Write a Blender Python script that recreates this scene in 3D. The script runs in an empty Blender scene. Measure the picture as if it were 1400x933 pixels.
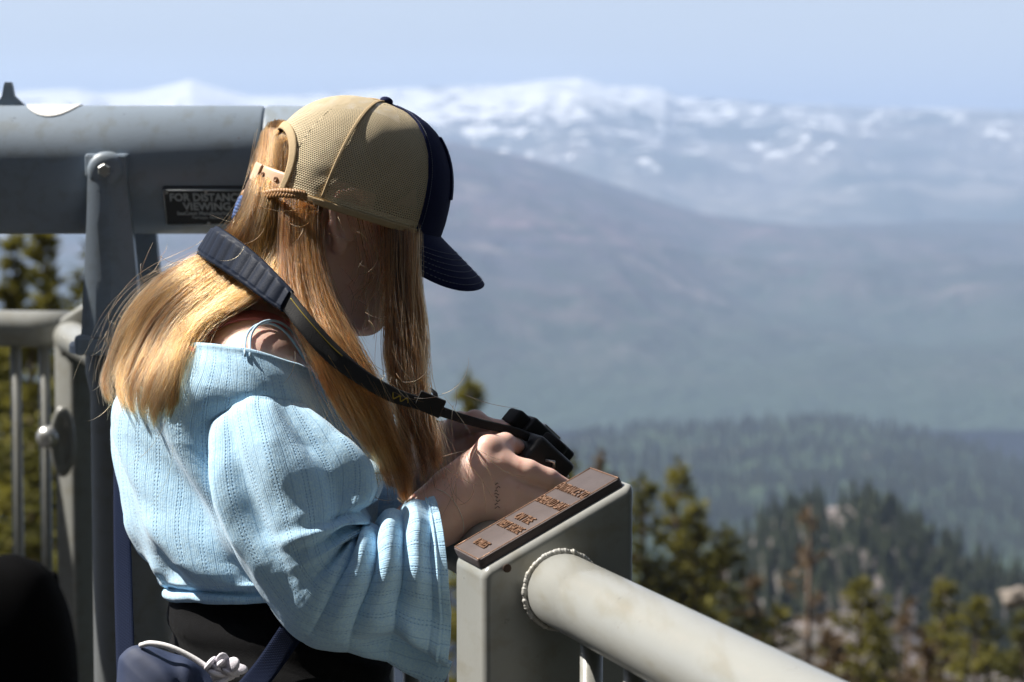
import bpy, bmesh, math, random
import numpy as np
from mathutils import Vector, Matrix, noise as mnoise
from mathutils.bvhtree import BVHTree

RNG = np.random.default_rng(7)
random.seed(7)
scene = bpy.context.scene
COL = scene.collection

# ------------------------------------------------------------------ camera
CAM_Z = 1.55
FPX = 3306.0                      # 85 mm lens on a 36 mm sensor, in pixels of the 1400 px photograph
HORIZON = 200.0
PITCH = math.atan((466.5 - HORIZON) / FPX)
CP, SP = math.cos(PITCH), math.sin(PITCH)
CAM = np.array([0.0, 0.0, CAM_Z])
FWD = np.array([0.0, CP, -SP]); UPV = np.array([0.0, SP, CP]); RGT = np.array([1.0, 0, 0])

def P(px, py, d):
    """point at depth d (metres along the view axis) seen at photo pixel px,py"""
    return CAM + d * (FWD + RGT * ((px - 700.0) / FPX) + UPV * ((466.5 - py) / FPX))

def proj(p):
    q = np.asarray(p, float) - CAM
    d = q @ FWD
    return 700 + FPX * (q @ RGT) / d, 466.5 - FPX * (q @ UPV) / d, d

cam_data = bpy.data.cameras.new("viewpoint")
cam_data.lens = 85; cam_data.sensor_width = 36
cam_data.clip_start = 0.05; cam_data.clip_end = 120000
cam_data.dof.use_dof = True
cam_data.dof.focus_distance = 2.50
cam_data.dof.aperture_fstop = 8.2
cam = bpy.data.objects.new("viewpoint", cam_data); COL.objects.link(cam)
cam.location = CAM; cam.rotation_euler = (math.pi / 2 - PITCH, 0, 0)
scene.camera = cam

# ------------------------------------------------------------------ light
S = np.array([-0.62, 0.125, 0.775]); S /= np.linalg.norm(S)      # towards the sun
sun_el = math.asin(S[2]); sun_az = math.atan2(S[0], S[1])
world = bpy.data.worlds.new("World"); scene.world = world; world.use_nodes = True
wn = world.node_tree; wn.nodes.clear()
sky = wn.nodes.new("ShaderNodeTexSky"); sky.sky_type = 'NISHITA'; sky.sun_disc = False
sky.sun_elevation = sun_el; sky.sun_rotation = sun_az; sky.altitude = 2700
sky.air_density = 0.8; sky.dust_density = 4.0; sky.ozone_density = 0.6
bg = wn.nodes.new("ShaderNodeBackground"); bg.inputs[1].default_value = 0.076
out = wn.nodes.new("ShaderNodeOutputWorld")
hs = wn.nodes.new('ShaderNodeHueSaturation'); hs.inputs['Saturation'].default_value = 0.45
wn.links.new(sky.outputs[0], hs.inputs['Color']); wn.links.new(hs.outputs[0], bg.inputs[0]); wn.links.new(bg.outputs[0], out.inputs[0])
sl = bpy.data.lights.new("sun", 'SUN'); sl.energy = 4.8; sl.angle = math.radians(0.53); sl.color = (1.0, 0.95, 0.87)
so = bpy.data.objects.new("sun", sl); COL.objects.link(so)
so.rotation_euler = Vector(tuple(S)).to_track_quat('Z', 'Y').to_euler()
so.location = (-8, 1, 12)

scene.view_settings.view_transform = 'Standard'
scene.view_settings.look = 'None'
scene.view_settings.exposure = 0.96
scene.view_settings.gamma = 1.0
scene.render.engine = 'CYCLES'
cy = scene.cycles
cy.use_denoising = True
cy.max_bounces = 8; cy.diffuse_bounces = 3; cy.glossy_bounces = 3; cy.transmission_bounces = 6
cy.transparent_max_bounces = 24; cy.volume_bounces = 1
cy.caustics_reflective = False; cy.caustics_refractive = False
cy.sample_clamp_indirect = 6.0

# ------------------------------------------------------------------ object helpers
def link(o, parent=None):
    COL.objects.link(o)
    if parent is not None:
        o.parent = parent
    return o

def tag(o, label=None, cat=None, group=None, kind=None):
    if label: o["label"] = label
    if cat: o["category"] = cat
    if group: o["group"] = group
    if kind: o["kind"] = kind
    return o

def thing(name, loc=(0, 0, 0), label=None, cat=None, group=None):
    o = bpy.data.objects.new(name, None); COL.objects.link(o)
    o.location = loc; o.empty_display_size = 0.1
    return tag(o, label, cat, group)

def set_parent(o, parent):
    if parent is None: return
    o.parent = parent
    o.matrix_parent_inverse = Matrix.Translation(-Vector(root_loc(parent)))

def root_loc(o):
    v = Vector((0, 0, 0))
    while o is not None:
        v += o.location; o = o.parent
    return v

def mesh_obj(name, verts, faces, mat, parent=None, uvs=None, smooth=True, loc=None):
    """verts in world coordinates; loc moves the object's origin"""
    verts = np.asarray(verts, float)
    base = np.array(root_loc(parent)) if parent is not None else np.zeros(3)
    if loc is None: loc = base
    me = bpy.data.meshes.new(name)
    me.from_pydata((verts - np.asarray(loc)).tolist(), [], [tuple(int(i) for i in f) for f in faces])
    if uvs is not None:
        uvl = me.uv_layers.new(name="UVMap")
        li = np.zeros(len(me.loops), dtype=np.int32); me.loops.foreach_get("vertex_index", li)
        uvl.data.foreach_set("uv", np.asarray(uvs, float)[li].ravel())
    if mat is not None:
        for m in (mat if isinstance(mat, (list, tuple)) else [mat]): me.materials.append(m)
    if smooth: me.polygons.foreach_set("use_smooth", [True] * len(me.polygons))
    me.update()
    o = bpy.data.objects.new(name, me); COL.objects.link(o)
    o.location = np.asarray(loc) - base
    if parent is not None: o.parent = parent
    return o

def bm_obj(name, bm, mat, parent=None, smooth=False, loc=None):
    v = np.array([x.co[:] for x in bm.verts]); bm.verts.index_update()
    f = [[q.index for q in p.verts] for p in bm.faces]
    bm.free()
    o = mesh_obj(name, v, f, mat, parent, smooth=smooth, loc=loc)
    return o

def soft_edges(o):
    o.data.polygons.foreach_set("use_smooth", [True] * len(o.data.polygons))
    w = o.modifiers.new("weighted_normals", 'WEIGHTED_NORMAL'); w.keep_sharp = False; w.weight = 100
    return o

def auto_smooth(o, deg=35):
    me = o.data
    bm = bmesh.new(); bm.from_mesh(me)
    for f in bm.faces: f.smooth = True
    for e in bm.edges:
        if len(e.link_faces) == 2 and e.calc_face_angle(0) > math.radians(deg): e.smooth = False
    bm.to_mesh(me); bm.free()
    return o

def grid_faces(nu, nv, closed_u=False):
    """vertices ordered v-major: index = v*nu+u"""
    f = []
    for v in range(nv - 1):
        for u in range(nu if closed_u else nu - 1):
            a = v * nu + u; b = v * nu + (u + 1) % nu
            f.append((a, b, b + nu, a + nu))
    return f

def box_bm(bm, c, ax, ay, az, bevel=0.0, seg=3):
    """box with centre c and half-axis vectors"""
    c, ax, ay, az = [np.asarray(q, float) for q in (c, ax, ay, az)]
    vs = []
    for sx in (-1, 1):
        for sy in (-1, 1):
            for sz in (-1, 1):
                vs.append(bm.verts.new(c + sx * ax + sy * ay + sz * az))
    q = [(0, 1, 3, 2), (4, 6, 7, 5), (0, 4, 5, 1), (2, 3, 7, 6), (0, 2, 6, 4), (1, 5, 7, 3)]
    fs = [bm.faces.new([vs[i] for i in k]) for k in q]
    bmesh.ops.recalc_face_normals(bm, faces=fs)
    if bevel > 0:
        es = {e for f in fs for e in f.edges}
        bmesh.ops.bevel(bm, geom=list(es), offset=bevel, segments=seg, affect='EDGES', profile=0.5)

def catmull(pts, n):
    p = np.asarray(pts, float)
    seg = np.linalg.norm(np.diff(p, axis=0), axis=1); seg = np.maximum(seg, 1e-9)
    t = np.concatenate([[0], np.cumsum(seg ** 0.5)]); t /= t[-1]
    q = np.vstack([2 * p[0] - p[1], p, 2 * p[-1] - p[-2]])
    tt = np.linspace(0, 1, n)
    k = np.clip(np.searchsorted(t, tt, side='right') - 1, 0, len(p) - 2)
    f = ((tt - t[k]) / (t[k + 1] - t[k]))[:, None]
    p0, p1, p2, p3 = q[k], q[k + 1], q[k + 2], q[k + 3]
    d1 = (t[k + 1] - t[k])[:, None]
    tl = np.where(k > 0, t[k] - t[np.maximum(k - 1, 0)], t[1])[:, None]
    tr = np.where(k + 2 < len(t), t[np.minimum(k + 2, len(t) - 1)] - t[k + 1], t[-1] - t[-2])[:, None]
    m1 = (p2 - p0) / (d1 + tl) * d1; m2 = (p3 - p1) / (d1 + tr) * d1
    f2, f3 = f * f, f * f * f
    return (2*f3 - 3*f2 + 1) * p1 + (f3 - 2*f2 + f) * m1 + (-2*f3 + 3*f2) * p2 + (f3 - f2) * m2

def frames(path):
    p = np.asarray(path); t = np.gradient(p, axis=0); t /= np.linalg.norm(t, axis=1)[:, None] + 1e-12
    n = np.cross(t[0], [0.21, 0.53, 0.82]); n /= np.linalg.norm(n)
    N = [n]
    for i in range(1, len(p)):
        n = N[-1] - t[i] * (N[-1] @ t[i]); n /= np.linalg.norm(n) + 1e-12; N.append(n)
    N = np.array(N); B = np.cross(t, N)
    return t, N, B

def tube(path, r, seg=12, caps=True, rmod=None):
    """returns verts, faces, uv of a tube along path; r scalar or per point"""
    p = np.asarray(path, float); n = len(p)
    r = np.broadcast_to(np.asarray(r, float), (n,))
    t, N, B = frames(p)
    a = np.linspace(0, 2 * math.pi, seg, endpoint=False)
    V = []; UV = []
    L = np.concatenate([[0], np.cumsum(np.linalg.norm(np.diff(p, axis=0), axis=1))])
    for i in range(n):
        rr = r[i] * (np.ones(seg) if rmod is None else rmod(i / (n - 1), a))
        V.append(p[i] + rr[:, None] * (np.cos(a)[:, None] * N[i] + np.sin(a)[:, None] * B[i]))
        UV.append(np.stack([a / (2 * math.pi), np.full(seg, L[i])], 1))
    V = np.vstack(V); UV = np.vstack(UV)
    F = grid_faces(seg, n, True)
    if caps:
        F.append(tuple(range(seg))[::-1]); F.append(tuple(range((n - 1) * seg, n * seg)))
    return V, F, UV

def join(parts):
    V = []; F = []; k = 0
    for p in parts:
        v, f = p[0], p[1]
        V.append(np.asarray(v)); F += [tuple(i + k for i in q) for q in f]; k += len(v)
    return np.vstack(V), F

def lathe(profile, axis_p, axis_d, seg=48, up=(0, 0, 1)):
    """profile: list of (t along axis, radius)"""
    d = np.asarray(axis_d, float); d /= np.linalg.norm(d)
    n = np.asarray(up, float) - d * (np.asarray(up) @ d)
    if np.linalg.norm(n) < 1e-3: n = np.cross(d, [1, 0, 0.1])
    n /= np.linalg.norm(n); b = np.cross(d, n)
    a = np.linspace(0, 2 * math.pi, seg, endpoint=False)
    V = [np.asarray(axis_p) + t * d + r * (np.cos(a)[:, None] * n + np.sin(a)[:, None] * b) for t, r in profile]
    F = grid_faces(seg, len(profile), True)
    F.append(tuple(range(seg))[::-1]); F.append(tuple(range((len(profile) - 1) * seg, len(profile) * seg)))
    return np.vstack(V), F

def ribbon(top, bot, thick, nrm_hint=None, n=60, puff=None, m=9):
    """closed strap between two edge curves (3D), thickness thick"""
    a = catmull(top, n); b = catmull(bot, n)
    V = []; UV = []
    w = b - a
    t = np.gradient((a + b) / 2, axis=0)
    nn = np.cross(t, w); nn /= np.linalg.norm(nn, axis=1)[:, None] + 1e-12
    L = np.concatenate([[0], np.cumsum(np.linalg.norm(np.diff((a + b) / 2, axis=0), axis=1))])
    wd = np.linalg.norm(w, axis=1)
    prof = []
    for j in range(m): prof.append((j / (m - 1), 1))
    for j in range(m): prof.append((1 - j / (m - 1), -1))
    for i in range(n):
        for (s, side) in prof:
            edge = math.sqrt(max(0.0, 1 - (2 * s - 1) ** 6))
            h = thick * 0.5 * (0.35 + 0.65 * edge) * side
            if puff is not None: h += puff(i / (n - 1), s, L[i]) * side * edge
            V.append(a[i] + w[i] * s + nn[i] * h)
            UV.append((s * wd[i], L[i]))
    F = grid_faces(2 * m, n, True)
    F.append(tuple(range(2 * m))[::-1]); F.append(tuple(range((n - 1) * 2 * m, n * 2 * m)))
    return np.array(V), F, np.array(UV)

# ------------------------------------------------------------------ signed-distance modelling (smooth unions, surface nets)
def sd_capsule(X, a, b, ra, rb):
    a = np.asarray(a, float); b = np.asarray(b, float); ba = b - a
    t = np.clip(((X - a) @ ba) / (ba @ ba + 1e-12), 0, 1)
    return np.linalg.norm(X - a - t[..., None] * ba, axis=-1) - (ra + (rb - ra) * t)

def sd_ellipsoid(X, c, R, r):
    """R rows = local axes"""
    q = (X - np.asarray(c)) @ np.asarray(R).T
    r = np.asarray(r, float)
    k0 = np.linalg.norm(q / r, axis=-1); k1 = np.linalg.norm(q / (r * r), axis=-1)
    return k0 * (k0 - 1) / (k1 + 1e-9)

def smin(a, b, k):
    h = np.maximum(k - np.abs(a - b), 0) / k
    return np.minimum(a, b) - h * h * k * 0.25

def smax(a, b, k): return -smin(-a, -b, k)

def surface_net(fn, lo, hi, h):
    lo = np.asarray(lo, float); hi = np.asarray(hi, float)
    n = np.ceil((hi - lo) / h).astype(int) + 1
    g = np.stack(np.meshgrid(*[lo[i] + h * np.arange(n[i]) for i in range(3)], indexing='ij'), -1)
    D = fn(g)
    ins = D < 0
    nx, ny, nz = D.shape
    acc = np.zeros((nx - 1, ny - 1, nz - 1, 3)); cnt = np.zeros((nx - 1, ny - 1, nz - 1))
    cor = [(i, j, k) for i in (0, 1) for j in (0, 1) for k in (0, 1)]
    sl = lambda c: (slice(c[0], nx - 1 + c[0]), slice(c[1], ny - 1 + c[1]), slice(c[2], nz - 1 + c[2]))
    for c in cor:
        for ax in range(3):
            if c[ax] == 1: continue
            e = list(c); e[ax] = 1
            A, B = D[sl(c)], D[sl(e)]
            m = (A < 0) != (B < 0)
            t = np.where(m, A / (A - B + 1e-15), 0)
            for k in range(3):
                acc[..., k] += np.where(m, c[k] + (t if k == ax else 0), 0)
            cnt += m
    act = cnt > 0
    idx = -np.ones(act.shape, int); idx[act] = np.arange(act.sum())
    cell = np.argwhere(act)
    V = lo + h * (cell + acc[act] / cnt[act][:, None])
    F = []
    for ax in range(3):
        s0 = [slice(1, -1)] * 3; s0[ax] = slice(0, -1)
        s1 = [slice(1, -1)] * 3; s1[ax] = slice(1, None)
        A, B = ins[tuple(s0)], ins[tuple(s1)]
        ch = np.argwhere(A != B)
        if len(ch) == 0: continue
        fl = A[tuple(ch.T)]
        p = ch + 1; p[:, ax] -= 1
        b, c = (ax + 1) % 3, (ax + 2) % 3
        def at(db, dc):
            q = p.copy(); q[:, b] += db; q[:, c] += dc
            return idx[tuple(q.T)]
        quad = np.stack([at(-1, -1), at(0, -1), at(0, 0), at(-1, 0)], 1)
        quad[~fl] = quad[~fl][:, ::-1]
        F.append(quad)
    return V, np.vstack(F)

# ------------------------------------------------------------------ materials
def new_mat(name):
    m = bpy.data.materials.new(name); m.use_nodes = True
    nt = m.node_tree
    b = nt.nodes["Principled BSDF"]
    return m, nt, b

def N(nt, kind, **kw):
    n = nt.nodes.new(kind)
    for k, v in kw.items():
        if k.startswith("i_"):
            n.inputs[k[2:].replace("_", " ")].default_value = v
        else: setattr(n, k, v)
    return n

def M(nt, op, a, b=None, c=None, clamp=False):
    n = nt.nodes.new("ShaderNodeMath"); n.operation = op; n.use_clamp = clamp
    for i, x in enumerate((a, b, c)):
        if x is None: continue
        if isinstance(x, (int, float)): n.inputs[i].default_value = x
        else: nt.links.new(x, n.inputs[i])
    return n.outputs[0]

def mixc(nt, f, a, b):
    n = nt.nodes.new("ShaderNodeMix"); n.data_type = 'RGBA'
    for i, x in ((0, f), (6, a), (7, b)):
        if isinstance(x, (int, float)): n.inputs[i].default_value = x
        elif isinstance(x, (tuple, list)): n.inputs[i].default_value = (*x[:3], 1)
        else: nt.links.new(x, n.inputs[i])
    return n.outputs[2]

def ramp(nt, fac, stops):
    n = nt.nodes.new("ShaderNodeValToRGB")
    el = n.color_ramp.elements
    while len(el) > 1: el.remove(el[-1])
    for i, (p, c) in enumerate(stops):
        e = el[0] if i == 0 else el.new(p)
        e.position = p; e.color = (*c, 1) if len(c) == 3 else c
    nt.links.new(fac, n.inputs[0])
    return n.outputs[0]

def noise_tex(nt, scale, detail=4, rough=0.55, vec=None, coord="Object"):
    t = nt.nodes.new("ShaderNodeTexNoise"); t.inputs["Scale"].default_value = scale
    t.inputs["Detail"].default_value = detail; t.inputs["Roughness"].default_value = rough
    if vec is None:
        tc = nt.nodes.new("ShaderNodeTexCoord"); vec = tc.outputs[coord]
    nt.links.new(vec, t.inputs["Vector"])
    return t.outputs["Fac"]

def bump(nt, b, h, strength=0.3, dist=0.002, prev=None):
    n = nt.nodes.new("ShaderNodeBump"); n.inputs["Strength"].default_value = strength
    n.inputs["Distance"].default_value = dist
    nt.links.new(h, n.inputs["Height"])
    if prev is not None: nt.links.new(prev, n.inputs["Normal"])
    if b is not None: nt.links.new(n.outputs[0], b.inputs["Normal"])
    return n.outputs[0]

def mat(name, col, rough=0.6, var=0.15, scale=40, metal=0.0, bstr=0.15, bdist=0.001, bscale=None, spec=0.5, coat=0.0, sheen=0.0):
    m, nt, b = new_mat(name)
    f = noise_tex(nt, scale, 5)
    lo = tuple(c * (1 - var) for c in col); hi = tuple(min(1, c * (1 + var)) for c in col)
    nt.links.new(mixc(nt, f, lo, hi), b.inputs["Base Color"])
    b.inputs["Roughness"].default_value = rough; b.inputs["Metallic"].default_value = metal
    b.inputs["Specular IOR Level"].default_value = spec
    b.inputs["Coat Weight"].default_value = coat
    b.inputs["Sheen Weight"].default_value = sheen
    if bstr > 0: bump(nt, b, noise_tex(nt, bscale or scale * 4, 4), bstr, bdist)
    return m
# ================================================================== TERRAIN
def fbm(x, y, seed, octv=5, lac=2.0, gain=0.5):
    """vectorised value-noise fbm on numpy arrays"""
    x = np.asarray(x, float); y = np.asarray(y, float)
    tot = np.zeros(np.broadcast(x, y).shape); amp = 1.0; nrm = 0
    for o in range(octv):
        xi = np.floor(x).astype(np.int64); yi = np.floor(y).astype(np.int64)
        fx = x - xi; fy = y - yi
        fx = fx * fx * (3 - 2 * fx); fy = fy * fy * (3 - 2 * fy)
        def h(a, b):
            n = (a * 374761393 + b * 668265263 + (seed + o) * 1442695041) & 0xffffffff
            n = ((n ^ (n >> 13)) * 1274126177) & 0xffffffff
            return ((n ^ (n >> 16)) & 0xffff) / 32767.5 - 1
        v = (h(xi, yi) * (1 - fx) + h(xi + 1, yi) * fx) * (1 - fy) + (h(xi, yi + 1) * (1 - fx) + h(xi + 1, yi + 1) * fx) * fy
        tot += amp * v; nrm += amp; amp *= gain; x = x * lac + 17.3; y = y * lac + 5.1
    return tot / nrm

def land_mat(name, kind):
    m, nt, b = new_mat(name)
    tc = nt.nodes.new("ShaderNodeTexCoord"); v = tc.outputs["Object"]
    geo = nt.nodes.new("ShaderNodeNewGeometry")
    sep = nt.nodes.new("ShaderNodeSeparateXYZ"); nt.links.new(geo.outputs["Position"], sep.inputs[0])
    z = sep.outputs[2]
    b.inputs["Roughness"].default_value = 0.95; b.inputs["Specular IOR Level"].default_value = 0.1
    if kind == 'snow':
        n1 = noise_tex(nt, 1 / 1500, 6, 0.6, v); n2 = noise_tex(nt, 1 / 210, 6, 0.62, v)
        rock = mixc(nt, n2, (0.035, 0.05, 0.035), (0.30, 0.27, 0.25))
        rock = mixc(nt, ramp(nt, n1, [(0.42, (0, 0, 0)), (0.56, (1, 1, 1))]), (0.03, 0.045, 0.03), rock)
        # more snow the higher up: a patchy snow line
        hz = M(nt, 'DIVIDE', M(nt, 'ADD', z, 330.0), 1050.0)
        s = M(nt, 'ADD', hz, M(nt, 'MULTIPLY', M(nt, 'SUBTRACT', n2, 0.5), 3.2))
        s = M(nt, 'ADD', s, M(nt, 'MULTIPLY', M(nt, 'SUBTRACT', n1, 0.5), 1.3))
        sep2 = nt.nodes.new("ShaderNodeSeparateXYZ"); nt.links.new(geo.outputs["Position"], sep2.inputs[0])
        # drifts lie thickest on the high plateau in the middle of the range
        px = M(nt, 'DIVIDE', sep2.outputs[0], 19000.0)
        s = M(nt, 'ADD', s, M(nt, 'MULTIPLY', M(nt, 'SUBTRACT', 0.10, px), 1.25, clamp=False))
        f = ramp(nt, s, [(0.62, (0, 0, 0)), (0.74, (1, 1, 1))])
        nt.links.new(mixc(nt, f, rock, (0.88, 0.88, 0.86)), b.inputs["Base Color"])
    elif kind == 'burnt':
        n1 = noise_tex(nt, 1 / 900, 6, 0.6, v); n2 = noise_tex(nt, 1 / 150, 5, 0.65, v); n3 = noise_tex(nt, 1 / 420, 3, 0.5, v)
        c = mixc(nt, ramp(nt, n1, [(0.42, (0, 0, 0)), (0.60, (1, 1, 1))]), (0.034, 0.034, 0.048), (0.115, 0.080, 0.088))
        c = mixc(nt, ramp(nt, n2, [(0.46, (0, 0, 0)), (0.56, (1, 1, 1))]), c, (0.036, 0.040, 0.036))
        # the forest survives lower down
        low = M(nt, 'MULTIPLY_ADD', z, -1 / 320, -0.95, clamp=True)
        c = mixc(nt, low, c, (0.035, 0.055, 0.035))
        c = mixc(nt, M(nt, 'MULTIPLY', ramp(nt, n3, [(0.62, (0, 0, 0)), (0.74, (1, 1, 1))]), M(nt, 'SUBTRACT', 1.0, low, clamp=True)), c, (0.20, 0.16, 0.155))
        nt.links.new(c, b.inputs["Base Color"])
    elif kind == 'forest':
        n1 = noise_tex(nt, 1 / 300, 5, 0.6, v); n2 = noise_tex(nt, 1 / 26, 4, 0.6, v)
        c = mixc(nt, ramp(nt, n2, [(0.4, (0, 0, 0)), (0.65, (1, 1, 1))]), (0.018, 0.032, 0.02), (0.05, 0.075, 0.035))
        c = mixc(nt, ramp(nt, n1, [(0.62, (0, 0, 0)), (0.7, (1, 1, 1))]), c, (0.2, 0.16, 0.13))
        nt.links.new(c, b.inputs["Base Color"])
    elif kind == 'rock':
        n1 = noise_tex(nt, 1 / 22, 6, 0.65, v); n2 = noise_tex(nt, 1 / 5, 4, 0.6, v)
        c = mixc(nt, ramp(nt, n1, [(0.45, (0, 0, 0)), (0.6, (1, 1, 1))]), (0.04, 0.042, 0.035), (0.30, 0.26, 0.26))
        c = mixc(nt, ramp(nt, n2, [(0.4, (0, 0, 0)), (0.6, (1, 1, 1))]), c, (0.1, 0.085, 0.07))
        nt.links.new(c, b.inputs["Base Color"])
    else:
        n1 = noise_tex(nt, 1 / 9, 6, 0.6, v); n2 = noise_tex(nt, 1 / 1.6, 5, 0.6, v)
        c = mixc(nt, ramp(nt, n1, [(0.4, (0, 0, 0)), (0.62, (1, 1, 1))]), (0.04, 0.04, 0.018), (0.085, 0.065, 0.045))
        c = mixc(nt, ramp(nt, n2, [(0.5, (0, 0, 0)), (0.62, (1, 1, 1))]), c, (0.03, 0.035, 0.015))
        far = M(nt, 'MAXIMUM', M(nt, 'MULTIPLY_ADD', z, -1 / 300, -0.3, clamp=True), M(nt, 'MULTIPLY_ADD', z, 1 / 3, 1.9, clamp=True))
        c = mixc(nt, far, c, (0.008, 0.011, 0.010))  # near black in the deep valley and on the added slope, curbing bounced light
        nt.links.new(c, b.inputs["Base Color"])
    bump(nt, b, noise_tex(nt, {'snow': 1/300, 'burnt': 1/120, 'forest': 1/14, 'rock': 1/3, 'near': 1.5}[kind], 5, 0.6, v), 0.6,
         {'snow': 200, 'burnt': 110, 'forest': 9, 'rock': 1.5, 'near': 0.2}[kind])
    return m

def layer(name, crest, d_crest, d_front, y_front, d_back, z_back, kind, amp, nseed, ns=70, pw=0.8, rough_crest=0.15, step=5):
    crest = np.array(crest, float)
    px = np.concatenate([np.arange(-1300, -60, 50), np.arange(-60, 1461, step), np.arange(1500, 2700, 50)])
    yc = np.interp(px, crest[:, 0], crest[:, 1])
    s = np.concatenate([np.linspace(0, 1, ns), 1 + np.linspace(0, 1, 12)[1:]])
    PX, SS = np.meshgrid(px, s)
    YC = np.broadcast_to(yc, PX.shape)
    sc = np.clip(SS, 0, 1)
    dist = np.where(SS <= 1, d_front * (d_crest / d_front) ** sc, d_crest + (d_back - d_crest) * (SS - 1))
    X = (PX - 700) / FPX * dist; Y = dist
    zf = CAM_Z - (y_front - HORIZON) / FPX * d_front
    zc = CAM_Z - (YC - HORIZON) / FPX * d_crest
    Z = zf + (zc - zf) * sc ** pw
    Z = np.where(SS > 1, zc + (z_back - zc) * (SS - 1) ** 0.8, Z)
    L = (d_crest - d_front) / 5
    n = fbm(X / L, Y / L, nseed, 6)
    rg = 1 - np.abs(fbm(X / (L * 0.8) + 3, Y / (L * 1.6), nseed + 9, 5)) * 2
    env = np.where(SS <= 1, np.sin(np.pi * np.minimum(sc, 0.999)) ** 0.7 + rough_crest * sc, rough_crest * (2 - SS))
    Z = Z + amp * env * (0.6 * n + 0.5 * (rg - 0.5))
    V = np.stack([X, Y, Z], -1).reshape(-1, 3)
    o = mesh_obj(name, V, grid_faces(len(px), len(s)), land_mat(name + "_surface", kind), loc=(0, 0, 0))
    tag(o, kind="structure")
    def height(x, y):
        p = 700 + x / y * FPX
        zc_ = CAM_Z - (np.interp(p, crest[:, 0], crest[:, 1]) - HORIZON) / FPX * d_crest
        sc_ = np.clip(np.log(y / d_front) / np.log(d_crest / d_front), 0, 1)
        n_ = fbm(x / L, y / L, nseed, 6); r_ = 1 - np.abs(fbm(x / (L * 0.8) + 3, y / (L * 1.6), nseed + 9, 5)) * 2
        e_ = np.sin(np.pi * np.minimum(sc_, 0.999)) ** 0.7 + rough_crest * sc_
        return zf + (zc_ - zf) * sc_ ** pw + amp * e_ * (0.6 * n_ + 0.5 * (r_ - 0.5))
    return o, height

layer("snowy_mountains", [(-1300, 190), (-300, 150), (0, 128), (50, 125), (110, 123), (140, 130), (200, 125), (245, 114), (262, 109), (300, 121), (345, 132),
      (420, 131), (520, 124), (600, 121), (700, 118), (745, 111), (790, 107), (830, 119), (880, 119), (905, 122), (925, 132), (1000, 138),
      (1060, 144), (1130, 145), (1180, 149), (1280, 150), (1400, 151), (1900, 160), (2700, 190)], 21500, 13500, 330, 27000, -700, 'snow', 300, 3, ns=90, pw=1.0, rough_crest=0.06)
layer("burnt_ridge", [(-1300, 340), (-200, 330), (0, 325), (200, 310), (330, 285), (450, 225), (560, 194), (600, 193), (640, 199), (720, 215), (800, 241),
      (880, 268), (960, 292), (1040, 305), (1100, 309), (1200, 306), (1300, 300), (1400, 305), (2700, 300)], 11500, 5600, 590, 13500, -720, 'burnt', 190, 21, ns=90, pw=0.95, rough_crest=0.10)
_, hill_h = layer("forested_hill", [(-1300, 640), (300, 620), (600, 606), (700, 610), (800, 602), (900, 590), (1000, 583), (1080, 576), (1150, 580), (1250, 594),
      (1330, 610), (1400, 634), (1500, 670), (2700, 760)], 4200, 2100, 810, 5200, -720, 'forest', 45, 33, pw=0.9, rough_crest=0.25)
_, knoll_h = layer("rocky_knoll", [(-1300, 1250), (600, 1000), (900, 830), (980, 775), (1030, 735), (1065, 710), (1100, 700), (1160, 698), (1215, 706), (1250, 730),
      (1290, 757), (1340, 780), (1400, 808), (1500, 860), (2700, 1250)], 900, 480, 1010, 1250, -420, 'rock', 11, 45, pw=0.75, rough_crest=0.3)

def ground_z(r):
    return np.interp(r, [0, 4, 60, 130, 300, 500, 1000, 2000, 6000, 60000], [-2.6, -3.0, -16.2, -32.5, -78, -140, -330, -560, -735, -760])
def make_ground():
    rr = np.concatenate([[0.0], np.geomspace(1.5, 45000, 130)])
    aa = np.linspace(0, 2 * np.pi, 241)[:-1]
    A, R = np.meshgrid(aa, rr)
    X, Y = R * np.sin(A), R * np.cos(A)
    # unseen slope added behind the deck to block sky light from that side
    az = (np.degrees(A) + 360) % 360
    wgt = np.clip((az - 55) / 30, 0, 1) * np.clip((292 - az) / 25, 0, 1)
    wgt = wgt * wgt * (3 - 2 * wgt)
    rise = np.clip(R - 6, 0, 300) * 1.0 * np.clip((2500 - R) / 2000, 0, 1)
    Z = ground_z(R) * (1 - wgt) + wgt * (-2.6 + rise) + fbm(X / 14, Y / 14, 5, 4) * np.clip(R / 60, 0, 1) * 1.2 + fbm(X / 400, Y / 400, 8, 4) * np.clip((R - 500) / 2000, 0, 1) * 10
    V = np.stack([X, Y, Z], -1).reshape(-1, 3)
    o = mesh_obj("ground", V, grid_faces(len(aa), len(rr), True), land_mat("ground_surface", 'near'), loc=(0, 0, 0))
    tag(o, kind="structure")
make_ground()

# ------------------------------------------------------------------ haze: one closed box of pale air
def make_haze():
    bm = bmesh.new()
    box_bm(bm, (0, 14000, -15), (42000, 0, 0), (0, 33000, 0), (0, 0, 780))
    m = bpy.data.materials.new("haze_air"); m.use_nodes = True; nt = m.node_tree; nt.nodes.clear()
    pv = nt.nodes.new("ShaderNodeVolumePrincipled"); o = nt.nodes.new("ShaderNodeOutputMaterial")
    pv.inputs["Color"].default_value = (0.50, 0.64, 0.905, 1); pv.inputs["Density"].default_value = 7.6e-5
    pv.inputs["Anisotropy"].default_value = 0.0
    nt.links.new(pv.outputs[0], o.inputs["Volume"])
    h = bm_obj("haze", bm, m); tag(h, kind="stuff")
make_haze()

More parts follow.
